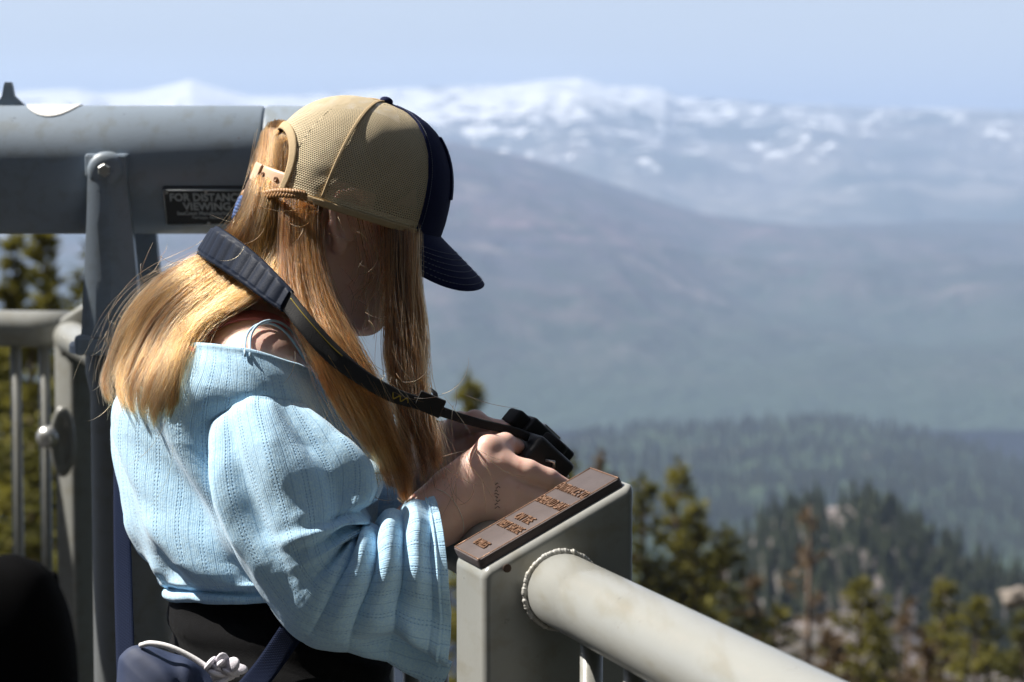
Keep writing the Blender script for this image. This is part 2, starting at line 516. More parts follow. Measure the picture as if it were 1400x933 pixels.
# ================================================================== TREES
def needle_mat(name, c1, c2):
    m, nt, b = new_mat(name)
    f = noise_tex(nt, 1.1, 4); g = noise_tex(nt, 9.0, 3)
    nt.links.new(mixc(nt, M(nt, 'MULTIPLY_ADD', f, 0.7, M(nt, 'MULTIPLY', g, 0.3)), c1, c2), b.inputs["Base Color"])
    b.inputs["Roughness"].default_value = 0.75; b.inputs["Specular IOR Level"].default_value = 0.25
    tl = nt.nodes.new("ShaderNodeBsdfTranslucent"); mx = nt.nodes.new("ShaderNodeMixShader"); mx.inputs[0].default_value = 0.35
    nt.links.new(b.inputs["Base Color"].links[0].from_socket, tl.inputs[0])
    nt.links.new(b.outputs[0], mx.inputs[1]); nt.links.new(tl.outputs[0], mx.inputs[2]); nt.links.new(mx.outputs[0], nt.nodes["Material Output"].inputs[0])
    return m
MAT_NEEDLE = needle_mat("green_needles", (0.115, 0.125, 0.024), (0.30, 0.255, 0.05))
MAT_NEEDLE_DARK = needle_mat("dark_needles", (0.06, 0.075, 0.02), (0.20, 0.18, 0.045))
MAT_NEEDLE_DRY = needle_mat("dry_needles", (0.09, 0.06, 0.03), (0.22, 0.15, 0.08))
MAT_BARK = mat("bark", (0.13, 0.085, 0.06), 0.9, 0.35, 6, bstr=0.6, bdist=0.02)
MAT_DEAD = mat("weathered_wood", (0.30, 0.22, 0.17), 0.85, 0.3, 5, bstr=0.5, bdist=0.02)
MAT_FAR = needle_mat("far_needles", (0.022, 0.034, 0.018), (0.06, 0.07, 0.03))
MAT_ROCK = mat("granite", (0.24, 0.205, 0.175), 0.9, 0.3, 1.4, bstr=0.6, bdist=0.05)

def conifer_geo(seed, h, spread, dead=False, gap=0.0, ragged=0.35):
    r = np.random.default_rng(seed)
    n = 14
    zz = np.linspace(0, h, n)
    lean = np.cumsum(r.normal(0, 0.02, (n, 2)), 0) * h / 14
    path = np.stack([lean[:, 0], lean[:, 1], zz], 1)
    tv, tf, _ = tube(path, np.interp(zz, [0, h * .9, h], [0.018 * h, 0.005 * h, 0.004]) + 0.01, 8)
    V = []; F = []
    limbs = []
    nw = int(h * 2.3)
    for w in range(nw):
        t = (w + r.random() * 0.8) / nw
        z = h * (0.12 + 0.87 * t)
        prof = (1 - t) ** 0.72 * (0.55 + 0.45 * min(1, t * 6))
        for k in range(r.integers(4, 7)):
            if r.random() < gap: continue
            az = r.random() * 2 * np.pi
            L = spread * prof * (1 - ragged + 2 * ragged * r.random()) + 0.12
            c = np.array([np.interp(z, zz, path[:, 0]), np.interp(z, zz, path[:, 1]), z])
            d = np.array([np.cos(az), np.sin(az), 0.12 + 0.35 * t - 0.35 * (1 - t)])
            tip = c + d * L + np.array([0, 0, 0.1 * L])
            limbs.append((c, tip, 0.012 + 0.006 * L))
            if dead and r.random() < 0.75: continue
            m = max(4, int(L * 8))
            for q in range(m):
                f = 0.25 + 0.8 * (q + r.random()) / m
                p = c + (tip - c) * f + r.normal(0, 0.09 + 0.05 * L, 3)
                for _ in range(5):
                    a = r.normal(0, 1, 3); a[2] *= 0.6; a /= np.linalg.norm(a)
                    a = a * 0.6 + d / np.linalg.norm(d) * 0.5
                    b2 = np.cross(a, r.normal(0, 1, 3)); b2 /= np.linalg.norm(b2) + 1e-9
                    l = 0.24 + 0.24 * r.random(); wd = 0.07 + 0.06 * r.random()
                    i = len(V)
                    V += [p - b2 * wd, p + b2 * wd, p + a * l]
                    F.append((i, i + 1, i + 2))
    top = path[-1]
    for _ in range(14):
        i = len(V); a = r.normal(0, 1, 3) * 0.15; a[2] = abs(a[2]) + 0.2
        if dead: break
        V += [top + [0.04, 0, -0.2], top + [-0.04, 0.02, -0.2], top + a]; F.append((i, i + 1, i + 2))
    parts = [(tv, tf)]
    for c, tip, rad in limbs:
        mid = (c + tip) / 2 + [0, 0, -0.05 * np.linalg.norm(tip - c)]
        v, f, _ = tube(np.array([c, mid, tip]), [rad, rad * .7, rad * .25], 4)
        parts.append((v, f))
    return join(parts), (np.array(V), F)

def place_tree(px, ytop, d, label, spec, group, seed, kind='green', spread=1.7, gap=0.05):
    x = (px - 700) / FPX * d
    z0 = float(ground_z(math.hypot(x, d))) - 0.3
    ztop = CAM_Z - (ytop - HORIZON) / FPX * d
    h = ztop - z0
    trunk, crown = conifer_geo(seed, h, spread * 1.1, kind == 'dead', gap)
    nm = {'dead': 'dead_tree'}.get(kind, 'pine_tree')
    t = thing(nm, (x, d, z0), label, "tree", group)
    off = np.array([x, d, z0])
    mesh_obj("trunk", trunk[0] + off, trunk[1], MAT_DEAD if kind == 'dead' else MAT_BARK, t)
    if len(crown[0]):
        mm = {'green': MAT_NEEDLE, 'dark': MAT_NEEDLE_DARK, 'dry': MAT_NEEDLE_DRY, 'dead': MAT_NEEDLE_DRY}[kind]
        mesh_obj("crown", crown[0] + off, crown[1], mm, t, smooth=False)
    return t

G1 = "conifers on the slope below the railing"
TREES = [
 # px, ytop, d, kind, spread, gap, label
 (638, 519, 84, 'green', 1.25, 0.1, "lone olive conifer whose tip rises past the hanging hair, above the camera"),
 (826, 624, 96, 'dry', 1.5, 0.15, "brownish conifer tip just behind the upper end of the bronze plaque"),
 (782, 630, 90, 'dark', 1.4, 0.1, "small dark conifer tip between the hand and the bronze plaque"),
 (884, 655, 100, 'dark', 1.9, 0.05, "dark conifer touching the far edge of the plaque post"),
 (922, 634, 108, 'green', 1.9, 0.06, "tallest sunlit olive conifer of the clump beside the plaque post"),
 (953, 690, 100, 'green', 2.1, 0.05, "broad yellow-green conifer just behind the tallest one by the plaque post"),
 (992, 724, 112, 'dark', 2.2, 0.05, "dark conifer at the outer end of the clump beside the post"),
 (1035, 792, 118, 'dry', 1.7, 0.2, "thin brownish conifer between the dark clump and the bare snag"),
 (1065, 838, 100, 'green', 1.5, 0.2, "short pale conifer beside the foot of the bare snag"),
 (1110, 692, 112, 'dead', 1.5, 0.25, "tall bare grey-brown dead snag standing before the rocky knoll"),
 (1180, 800, 104, 'green', 2.2, 0.04, "full sunlit conifer between the tall snag and the broken one"),
 (1216, 838, 112, 'dark', 1.9, 0.1, "dark narrow conifer close beside the full sunlit one"),
 (1252, 830, 100, 'dead', 1.3, 0.3, "shorter crooked dead tree with reddish dry twigs"),
 (1296, 800, 110, 'green', 1.5, 0.06, "slim green conifer past the crooked dead tree"),
 (1345, 825, 106, 'green', 2.0, 0.06, "bushy olive conifer beside the pale granite boulder"),
 (1412, 850, 100, 'dark', 2.0, 0.08, "dark conifer cut by the photo's edge below the granite boulder"),
 (1140, 872, 92, 'dry', 1.6, 0.15, "low dry brown conifer in front of the tall snag"),
 (1275, 885, 90, 'dry', 1.6, 0.15, "low rusty conifer in front of the crooked dead tree"),
 (20, 326, 58, 'green', 1.15, 0.12, "thin-crowned conifer at the photo's edge below the telescope tube"),
 (66, 316, 62, 'green', 1.5, 0.05, "full conifer in the middle, framed by telescope tube, yoke and railing"),
 (142, 330, 56, 'dark', 2.2, 0.12, "dark conifer behind the telescope's yoke arm"),
 (40, 440, 48, 'green', 2.3, 0.05, "leafy conifer behind the railing balusters, below the tube rail"),
 (-40, 400, 55, 'dark', 2.2, 0.05, "dark conifer beyond the railing, cut by the photo's edge"),
 (105, 470, 46, 'dark', 2.4, 0.05, "shaded conifer behind the post with the latch plate"),
]
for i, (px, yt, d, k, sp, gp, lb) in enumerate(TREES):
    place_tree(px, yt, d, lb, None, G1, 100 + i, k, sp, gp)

# far woodland: too many and too blurred to count
def woodland(name, height, nmax, drange, pxr, hh, seed, keep=None, ww=0.2):
    r = np.random.default_rng(seed)
    V = []; F = []
    for i in range(nmax):
        d = math.exp(r.uniform(math.log(drange[0]), math.log(drange[1]))); px = r.uniform(*pxr)
        x = (px - 700) / FPX * d
        if keep is not None and fbm(np.array([x / keep[0]]), np.array([d / keep[0]]), keep[1], 3)[0] < keep[2]: continue
        z = float(height(x, d)); h = r.uniform(*hh)
        n = 5; lv = 4
        for l in range(lv):
            zb = z + h * (0.08 + 0.23 * l); rt = h * ww * (1 - 0.21 * l) * r.uniform(0.7, 1.2)
            i0 = len(V); ph = r.random() * 6
            for k in range(n):
                a = ph + k * 2 * math.pi / n; q = rt * r.uniform(0.6, 1.25)
                V.append((x + q * math.cos(a), d + q * math.sin(a), zb + r.uniform(-.06, .06) * h))
            V.append((x + r.normal(0, .02) * h, d, min(z + h, zb + h * 0.42)))
            F += [(i0 + k, i0 + (k + 1) % n, i0 + n) for k in range(n)]
    o = mesh_obj(name, V, F, MAT_FAR, smooth=False, loc=(0, 0, 0))
    tag(o, kind="stuff")
woodland("knoll_woodland", knoll_h, 980, (620, 905), (880, 1480), (7, 13), 5, keep=(60, 3, -0.1))
woodland("hill_woodland", hill_h, 3600, (2600, 4230), (500, 1480), (14, 26), 6)

def bushes():
    r = np.random.default_rng(11); V = []; F = []
    for i in range(620):
        d = r.uniform(45, 140)
        px = r.choice([r.uniform(860, 1480), r.uniform(-120, 320)], p=[0.72, 0.28])
        x = (px - 700) / FPX * d; z = float(ground_z(math.hypot(x, d)))
        s = r.uniform(0.6, 1.7)
        for k in range(70):
            p = np.array([x, d, z + 0.3 * s]) + r.normal(0, 0.42, 3) * s * [1, 1, 0.7]
            a = r.normal(0, 1, 3); a[2] = abs(a[2]); a *= 0.28 / np.linalg.norm(a); b2 = np.cross(a, r.normal(0, 1, 3)); b2 *= 0.1 / np.linalg.norm(b2)
            j = len(V); V += [p - b2, p + b2, p + a]; F.append((j, j + 1, j + 2))
    o = mesh_obj("undergrowth", V, F, needle_mat("scrub_leaves", (0.05, 0.045, 0.018), (0.2, 0.15, 0.06)), smooth=False, loc=(0, 0, 0))
    tag(o, kind="stuff")
bushes()

def boulder(px, py, d, r, seed, label):
    c = P(px, py, d); c[2] = max(c[2] - r * 0.3, float(ground_z(d)))
    bm = bmesh.new(); bmesh.ops.create_icosphere(bm, subdivisions=4, radius=1)
    for v in bm.verts:
        n = mnoise.noise(Vector(v.co) * 1.3 + Vector((seed, 0, 0))) * 0.35 + mnoise.noise(Vector(v.co) * 4 + Vector((seed, 3, 0))) * 0.1
        v.co = v.co * (1 + n); v.co.x *= r * 1.4; v.co.y *= r; v.co.z *= r * 0.8
    bmesh.ops.translate(bm, verts=bm.verts, vec=Vector(tuple(c)))
    o = bm_obj("boulder", bm, MAT_ROCK, smooth=True, loc=tuple(c)); tag(o, label, "boulder")
boulder(1392, 812, 128, 0.7, 3, "pale granite boulder among the conifers at the photo's edge")

# ================================================================== DECK, RAILINGS, TELESCOPE
def paint_mat(name, col, rough=0.38):
    m, nt, b = new_mat(name)
    n1 = noise_tex(nt, 7, 4); n2 = noise_tex(nt, 55, 5, 0.6); n3 = noise_tex(nt, 260, 3)
    c = mixc(nt, n1, tuple(x * .9 for x in col), tuple(min(1, x * 1.08) for x in col))
    tcs = nt.nodes.new('ShaderNodeTexCoord'); mp = nt.nodes.new('ShaderNodeMapping'); mp.inputs['Scale'].default_value = (46, 3.2, 46); mp.inputs['Rotation'].default_value = (0, 0, math.atan2(0.318, -0.948) + math.pi)
    nt.links.new(tcs.outputs['Object'], mp.inputs[0]); ns = noise_tex(nt, 1.0, 4, 0.55, mp.outputs[0])
    c = mixc(nt, M(nt, 'MULTIPLY', ramp(nt, ns, [(0.5, (0, 0, 0)), (0.68, (1, 1, 1))]), 0.55), c, (col[0] * 0.80, col[1] * 0.74, col[2] * 0.62))
    # grime specks and a few bare rubbed spots
    c = mixc(nt, ramp(nt, n2, [(0.68, (0, 0, 0)), (0.75, (1, 1, 1))]), c, tuple(x * 0.55 for x in col))
    n5 = noise_tex(nt, 38, 6, 0.7); chip = ramp(nt, n5, [(0.705, (0, 0, 0)), (0.72, (1, 1, 1))])
    c = mixc(nt, chip, c, (0.16, 0.10, 0.07))
    nt.links.new(c, b.inputs["Base Color"])
    nt.links.new(M(nt, 'MULTIPLY_ADD', n1, 0.25, rough - 0.12), b.inputs["Roughness"])
    h = M(nt, 'ADD', M(nt, 'MULTIPLY', n2, 0.6), M(nt, 'MULTIPLY', n3, 0.4))
    bump(nt, b, h, 0.22, 0.0012)
    return m
MAT_PAINT = paint_mat("grey_beige_paint", (0.295, 0.298, 0.278), 0.30)
MAT_SCOPE = paint_mat("blue_grey_hammered_paint", (0.235, 0.285, 0.345), 0.42)
MAT_PED = paint_mat("pedestal_paint", (0.16, 0.17, 0.175), 0.5)
MAT_WHITE = mat("glare_white", (0.85, 0.85, 0.83), 0.3, 0.03, 20, bstr=0)  # white of the painted glare on the telescope tube
MAT_STEEL = mat("worn_steel", (0.55, 0.55, 0.53), 0.35, 0.15, 30, metal=0.8)
MAT_PLATE = mat("black_name_plate", (0.03, 0.033, 0.036), 0.4, 0.2, 60)
MAT_PLATE_LET = mat("raised_plate_letters", (0.42, 0.45, 0.47), 0.4, 0.1, 60, metal=0.5, bstr=0)

def make_deck():
    bm = bmesh.new()
    for i in range(46):
        x = -3.6 + i * 0.145
        # boards stop at the railing line
        y1 = 5.75
        y0 = -3.2
        xr = 0.95
        if x > xr: break
        # clip against the rail line  (x = 0.044 + 0.3617*(2.3 - y))
        ylim = 2.3 - (x + 0.0725 - 0.16) / 0.3617
        y1 = min(y1, ylim)
        if y1 - y0 < 0.2: continue
        box_bm(bm, (x, (y0 + y1) / 2, -0.02), (0.070, 0, 0), (0, (y1 - y0) / 2, 0), (0, 0, 0.02), 0.003, 1)
    o = bm_obj("deck", bm, mat("weathered_deck_boards", (0.034, 0.034, 0.036), 0.85, 0.3, 9, bstr=0.5, bdist=0.004)); tag(o, kind="structure")
make_deck()

Q = np.array([0.318, -0.948, 0]); Q /= np.linalg.norm(Q)            # along the rail, towards the camera
W = np.array([0.948, 0.318, 0]); W /= np.linalg.norm(W)             # across the wide face of the post
Z3 = np.array([0, 0, 1.0])
RAIL_A = P(766, 806, 2.30)
RR = 0.0355

def text_mesh(body, size, extrude, bev=0.0, align='CENTER', offset=0.0, space=1.0):
    cu = bpy.data.curves.new("lettering_src", 'FONT'); cu.body = body; cu.size = size; cu.extrude = extrude
    cu.bevel_depth = bev; cu.align_x = align; cu.align_y = 'CENTER'; cu.offset = offset; cu.space_character = space
    cu.resolution_u = 4
    o = bpy.data.objects.new("lettering_src", cu); COL.objects.link(o)
    dg = bpy.context.evaluated_depsgraph_get(); dg.update()
    me = bpy.data.meshes.new_from_object(o.evaluated_get(dg))
    v = np.array([q.co[:] for q in me.vertices]); f = [tuple(p.vertices) for p in me.polygons]
    bpy.data.objects.remove(o); bpy.data.curves.remove(cu); bpy.data.meshes.remove(me)
    return v, f

def put_text(lines, origin, R, U, Nn):
    """lines: (body,size,x,y,sx)"""
    parts = []
    for body, size, x, y, sx, ex, off in lines:
        v, f = text_mesh(body, size, ex, bev=ex * 0.35, offset=off)
        w = np.asarray(origin) + ((v[:, 0] * sx + x)[:, None] * R + (v[:, 1] + y)[:, None] * U + v[:, 2][:, None] * Nn)
        parts.append((w, f))
    return join(parts)

def make_guardrail():
    g = thing("guardrail", (RAIL_A[0], RAIL_A[1], 0), "grey painted pipe guardrail with square post carrying a sloping bronze plaque", "railing", "railings of the lookout deck")
    # --- post with a sloping top
    PL = P(661, 781, 2.285); PR = P(869, 659, 2.3375)
    T = 0.094
    def prism(front_l, front_r, zbot):
        a, b = np.array(front_l), np.array(front_r)
        v = [a, b, b - Q * T, a - Q * T]
        lo = [np.array([p[0], p[1], zbot]) for p in v]
        return lo + v
    v = prism(PL, PR, 0.0)
    bm = bmesh.new(); bv = [bm.verts.new(p) for p in v]
    fs = [bm.faces.new([bv[i] for i in q]) for q in ((0, 1, 5, 4), (1, 2, 6, 5), (2, 3, 7, 6), (3, 0, 4, 7), (4, 5, 6, 7), (3, 2, 1, 0))]
    bmesh.ops.recalc_face_normals(bm, faces=fs)
    bmesh.ops.bevel(bm, geom=list(bm.edges), offset=0.0095, segments=6, affect='EDGES', profile=0.5)
    post = bm_obj("post", bm, MAT_PAINT, g, smooth=True); soft_edges(post)
    # small drilled hole under the plaque corner
    hp = P(693, 777, 2.29)
    lv, lf = lathe([(0, 0.0042), (0.0012, 0.0042), (0.0014, 0.003)], hp + Q * 0.0, Q, 14)
    mesh_obj("drain_hole", lv, lf, mat("rust_hole", (0.05, 0.03, 0.02), 0.9), post)
    # --- plaque
    slope = (PR - PL); Ls = np.linalg.norm(slope); Us = slope / Ls
    Nn = np.cross(-Us, Q); Nn = Nn / np.linalg.norm(Nn)
    if Nn[2] < 0: Nn = -Nn
    mt, nt, b = new_mat("aged_bronze")
    n1 = noise_tex(nt, 25, 5); n2 = noise_tex(nt, 140, 4)
    c = mixc(nt, n1, (0.060, 0.045, 0.043), (0.125, 0.10, 0.097))
    c = mixc(nt, ramp(nt, n2, [(0.62, (0, 0, 0)), (0.72, (1, 1, 1))]), c, (0.07, 0.055, 0.05))
    nt.links.new(c, b.inputs["Base Color"]); b.inputs["Metallic"].default_value = 0.3; b.inputs["Roughness"].default_value = 0.55
    bump(nt, b, n2, 0.25, 0.001)
    pc = PL - Q * (T / 2) + Us * (Ls * 0.5) + Nn * 0.004
    hl, hw = Ls * 0.5 - 0.005, T / 2 - 0.0065
    pc = pc - Us * 0.004 - Q * 0.003
    bm = bmesh.new(); box_bm(bm, pc, Us * hl, Q * hw, Nn * 0.0045)
    ve = [e for e in bm.edges if abs((e.verts[0].co - e.verts[1].co).normalized().dot(Vector(tuple(Nn)))) > 0.9]
    bmesh.ops.bevel(bm, geom=ve, offset=0.006, segments=5, affect='EDGES', profile=0.5)
    te = [e for e in bm.edges if all((np.array(q.co) - pc) @ Nn > 0.004 for q in e.verts)]
    bmesh.ops.bevel(bm, geom=te, offset=0.0012, segments=2, affect='EDGES', profile=0.5)
    pl = bm_obj("plaque", bm, mt, g, smooth=True); auto_smooth(pl, 30)
    tag(pl, "brown bronze plaque with raised lettering")
    rim = []
    rect = [pc + Us * (hl - .0022) * a + Q * (hw - .0022) * b_ + Nn * 0.0047 for a, b_ in ((-1, -1), (1, -1), (1, 1), (-1, 1), (-1, -1))]
    mr = mat("rubbed_copper", (0.25, 0.14, 0.085), 0.42, 0.6, 330, metal=0.5, bstr=0.3)
    for a, b_ in zip(rect[:-1], rect[1:]):
        v, f, _ = tube(np.linspace(a, b_, 12), 0.0007, 6); rim.append((v, f))
    rv, rf = join(rim); mesh_obj("rim", rv, rf, mr, pl)
    org = pc + Nn * 0.0048
    L = [("ENTRANCE TO", 0.0165, 0, hl * 0.52, 0.70, 0.0009, -0.0001), ("EMERALD BAY", 0.0165, 0, hl * 0.22, 0.70, 0.0009, -0.0001),
         ("ON THE", 0.015, 0.0, -hl * 0.16, 0.80, 0.0009, -0.0001), ("WEST SHORE", 0.015, 0, -hl * 0.36, 0.72, 0.0009, -0.0001), ("8 MILES", 0.0135, 0, -hl * 0.76, 0.80, 0.0009, -0.0001)]
    v, f = put_text(L, org, Q, Us, Nn)
    mesh_obj("lettering", v, f, mr, pl, smooth=False)
    # --- rails
    def pipe(a, b_, name, r=RR, m=MAT_PAINT, seg=48, parent=g):
        n = 40; path = np.linspace(a, b_, n)
        v, f, _ = tube(path, r, seg)
        return mesh_obj(name, v, f, m, parent)
    pipe(RAIL_A - Q * 0.004, RAIL_A + Q * 4.3, "top_rail")
    back = RAIL_A - Q * (T - 0.004)
    pipe(back, RAIL_A - Q * 3.22, "top_rail")
    lowA = RAIL_A.copy(); lowA[2] = 0.14
    pipe(lowA, lowA + Q * 4.3, "bottom_rail", 0.018, seg=20); pipe(lowA - Q * T, lowA - Q * 3.22, "bottom_rail", 0.018, seg=20)
    # weld bead round the joint
    r = np.random.default_rng(4); k = 420
    a = np.linspace(0, 2 * np.pi, k, endpoint=False)
    rad = RR + 0.0014 + 0.0005 * fbm(a * 5, a * 0, 2, 4) + 0.0006 * fbm(np.cos(a) * 17, np.sin(a) * 17, 6, 2)
    Bz = Z3; Bw = W
    ring = RAIL_A + Q * 0.004 + rad[:, None] * (np.cos(a)[:, None] * Bz + np.sin(a)[:, None] * Bw)
    ring = np.vstack([ring, ring[:1]])
    aq = np.linspace(0, 2 * np.pi, k + 1); br = 0.0030 + 0.0011 * fbm(np.cos(aq) * 13, np.sin(aq) * 13, 4, 3) + 0.0006 * fbm(np.cos(aq) * 40, np.sin(aq) * 40, 5, 2)
    v, f, _ = tube(ring, br, 8, caps=False)
    mesh_obj("weld_bead", v, f, paint_mat("weld_paint", (0.46, 0.45, 0.42), 0.35), g)
    # pickets
    for s in list(np.arange(0.085, 4.2, 0.11)) + list(-T - np.arange(0.085, 3.05, 0.11)):
        p = RAIL_A + Q * s
        if s < -2.4 and proj(p)[0] < 128: continue
        top = p.copy(); top[2] -= RR * 0.8; bot = p.copy(); bot[2] = 0.14
        v, f, _ = tube(np.linspace(bot, top, 3), 0.0105, 14)
        mesh_obj("picket", v, f, MAT_PAINT, g)
    for s in (4.25,):
        p = RAIL_A + Q * s; v, f, _ = tube(np.array([[p[0], p[1], 0], p]), 0.034, 20); mesh_obj("end_post", v, f, MAT_PAINT, g)
    return g
GUARD = make_guardrail()

def make_left_railing():
    d = 5.35
    c = P(103, 445, d); zt = P(50, 455, d)[2]
    px2m = d / FPX
    t = thing("railing", (c[0], c[1], 0), "grey pipe railing with vertical balusters and latch plate, behind the telescope", "railing", "railings of the lookout deck")
    # corner post
    hx = 28 * px2m
    bm = bmesh.new(); zp = P(103, 452, d)[2]
    ca, sa = math.cos(math.radians(-42)), math.sin(math.radians(-42)); hx *= 0.82
    box_bm(bm, (c[0], c[1], zp / 2), (hx * ca, hx * sa, 0), (-hx * sa, hx * ca, 0), (0, 0, zp / 2), 0.014, 4)
    o = bm_obj("corner_post", bm, MAT_PAINT, t, smooth=True); auto_smooth(o, 40)
    # top rail to the left
    a = np.array([c[0] + 0.01, c[1] + 0.075, zt + 0.001]); b_ = a + np.array([-1.0, 0.01, 0.012]) * 2.3
    v, f, _ = tube(np.linspace(a, b_, 20), 0.041, 40); mesh_obj("top_rail", v, f, MAT_PAINT, t)
    # mitred gusset rising to the telescope side
    g0 = P(84, 462, d); g1 = P(150, 420, d - 0.03)
    w = g1 - g0; bm = bmesh.new(); u = np.array([0, 0, 1.0])
    box_bm(bm, (g0 + g1) / 2, w / 2, np.array([0, 0.03, 0]), u * 0.042, 0.01, 3)
    o = bm_obj("gusset", bm, MAT_PAINT, t, smooth=True); auto_smooth(o, 40)
    for px in (-124, -84, -54, -16, 21, 60):
        p = P(px, 480, d + 0.08)
        v, f, _ = tube(np.array([[p[0], p[1], 0.1], [p[0], p[1], zt - 0.02]]), 0.0125, 16); mesh_obj("baluster", v, f, MAT_PAINT, t)
    v, f, _ = tube(np.array([[c[0], c[1] + .08, 0.1], [c[0] - 2.2, c[1] + .10, 0.1]]), 0.018, 16); mesh_obj("bottom_rail", v, f, MAT_PAINT, t)
    # oval latch plate with knob on the post
    pc = P(86, 604, d - 0.055)
    n = 36; a_ = np.linspace(0, 2 * np.pi, n, endpoint=False)
    prof = [(0, 1.0), (0.006, 1.0), (0.010, 0.9), (0.010, 0.62), (0.004, 0.56)]
    V = []
    for h, s in prof:
        V.append(pc + np.stack([0.028 * s * np.cos(a_), np.full(n, -h), 0.078 * s * np.sin(a_)], 1))
    F = grid_faces(n, len(prof), True); F.append(tuple(range((len(prof) - 1) * n, len(prof) * n)))
    lp = mesh_obj("latch_plate", np.vstack(V), F, MAT_PAINT, t)
    k = P(76, 598, d - 0.07)
    v, f = lathe([(0, 0.012), (0.02, 0.011), (0.028, 0.021), (0.042, 0.025), (0.055, 0.02), (0.06, 0.008)], k + [0, 0.02, 0], [-0.35, -0.93, 0.05], 24)
    mesh_obj("knob", v, f, MAT_STEEL, lp)
    return t
make_left_railing()

def make_telescope():
    d = 3.40; k = d / FPX
    ax = np.array([1.0, 0.03, 0.0]); ax /= np.linalg.norm(ax)
    c0 = P(165, 232.5, d); r = 87.5 * k
    base = np.array([c0[0], c0[1] , 0])
    t = thing("viewing_telescope", base, "blue-grey coin telescope on a yoke and pedestal, black name plate on its tube", "telescope")
    def x(px): return (px - 165) * k
    prof = [(x(-470), r * .42), (x(-466), r * .5), (x(-420), r * .55), (x(-418), r * .85), (x(-405), r * .97), (x(-380), r), (x(100), r), (x(358), r), (x(361), r * .985), (x(361.5), r * .95), (x(364), r * .95), (x(364.5), r * .985),
            (x(368), r), (x(455), r), (x(470), r * 1.02), (x(474), r * 1.02), (x(474.5), r * .9), (x(440), r * .88)]
    v, f = lathe(prof, c0, ax, 72)
    body = mesh_obj("tube", v, f, MAT_SCOPE, t); auto_smooth(body, 30)
    v, f = lathe([(x(441), r * .8), (x(443), r * .8)], c0, ax, 48); mesh_obj("front_lens", v, f, mat("lens_glass", (0.02, 0.025, 0.04), 0.05, 0.05, bstr=0), t)
    # sight peg
    p = P(16, 143, d)
    pv = []
    for h, w_, s in ((-0.012, .022, .012), (0.0, .017, .007), (0.012, .0085, .006), (0.026, .0062, .005), (0.031, .0045, .004)):
        for sx, sy in ((-1, -1), (1, -1), (1, 1), (-1, 1)): pv.append(p + [sx * w_ + (0.004 if sx > 0 and h < 0.005 else 0) - 0.004, sy * s, h])
    mesh_obj("sight_peg", pv, grid_faces(4, 5, True) + [(16, 17, 18, 19)], MAT_SCOPE, t, smooth=False)
    # white disc on top of the tube, painting in a sun glare
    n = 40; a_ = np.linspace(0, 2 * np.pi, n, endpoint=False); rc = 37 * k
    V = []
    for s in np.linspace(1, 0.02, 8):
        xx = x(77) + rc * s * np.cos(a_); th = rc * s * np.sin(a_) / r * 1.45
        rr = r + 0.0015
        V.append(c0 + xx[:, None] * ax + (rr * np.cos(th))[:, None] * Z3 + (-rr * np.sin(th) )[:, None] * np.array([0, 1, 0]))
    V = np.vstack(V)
    mesh_obj("glare_disc", V, grid_faces(n, 8, True), MAT_WHITE, t)
    # yoke: two arms, trunnion bosses, flange
    for sgn in (-1, 1):
        yo = sgn * (r + 0.016)
        def pt(px, py, th): q = P(px, py, d); return np.array([q[0], c0[1] + yo + th, q[2]])
        prof = [(164, 214, 25, .015), (164, 240, 26, .017), (166, 300, 30, .019), (167, 380, 36, .022), (167, 452, 40, .026)]
        V = []
        for (cx, cy_, hw, th) in prof:
            q = pt(cx, cy_, 0); hw *= k
            ringp = [(-hw, th * .5), (-hw * .96, -th * .6), (-hw * .45, -th), (hw * .1, -th * 1.05), (hw * .35, -th * .75), (hw, -th * .5), (hw, th * .5)]
            for (dx, dy) in ringp: V.append(q + [dx, dy * (1 if sgn < 0 else -1), 0])
        F = grid_faces(7, len(prof), True) + [tuple(range(7))[::-1], tuple(range(28, 35))]
        arm = mesh_obj("yoke_arm", V, F, MAT_SCOPE, t, smooth=False); auto_smooth(arm, 25)
        q = pt(163, 232, 0)
        dirn = np.array([0, sgn, 0.0])
        v, f = lathe([(-0.014, 25 * k), (0.006, 25 * k), (0.013, 23 * k), (0.017, 18 * k), (0.018, 10 * k)], q, dirn, 36)
        bs = mesh_obj("pivot_boss", v, f, MAT_SCOPE, arm); auto_smooth(bs, 40)
        v, f = lathe([(0.016, 9 * k), (0.021, 9 * k), (0.023, 7.5 * k)], q, dirn, 6); mesh_obj("bolt", v, f, MAT_STEEL, arm, smooth=False)
        bm = bmesh.new(); fl = pt(162, 226, 0); fl[1] = c0[1] + sgn * (r * 0.985)
        box_bm(bm, fl, (29 * k, 0, 0), (0, 0.013, 0), (0, 0, 16 * k), 0.004, 2)
        bm_obj("flange", bm, MAT_SCOPE, t)
    # base plate, neck and pedestal
    q = P(166, 452, d); bm = bmesh.new()
    box_bm(bm, (q[0], c0[1], q[2] - 0.012), (46 * k, 0, 0), (0, r + 0.04, 0), (0, 0, 0.014), 0.006, 2); bm_obj("yoke_base", bm, MAT_SCOPE, t)
    q = P(172, 474, d)
    v, f = lathe([(0.0, 80 * k), (0.010, 80 * k), (0.013, 78 * k), (0.013, 60 * k), (0.026, 52 * k)], (q[0], c0[1], q[2] - 0.008), Z3, 48)
    o = mesh_obj("swivel_plate", v, f, MAT_SCOPE, t); auto_smooth(o, 30)
    zt = q[2] - 0.009
    v, f = lathe([(zt, 62 * k), (zt - 0.03, 62 * k), (zt - 0.06, 56 * k), (0.03, 57 * k), (0.03, 110 * k), (0.0, 115 * k)], (P(176, 500, d)[0], c0[1], 0), Z3, 48)
    o = mesh_obj("pedestal", v, f, MAT_PED, t); auto_smooth(o, 30)
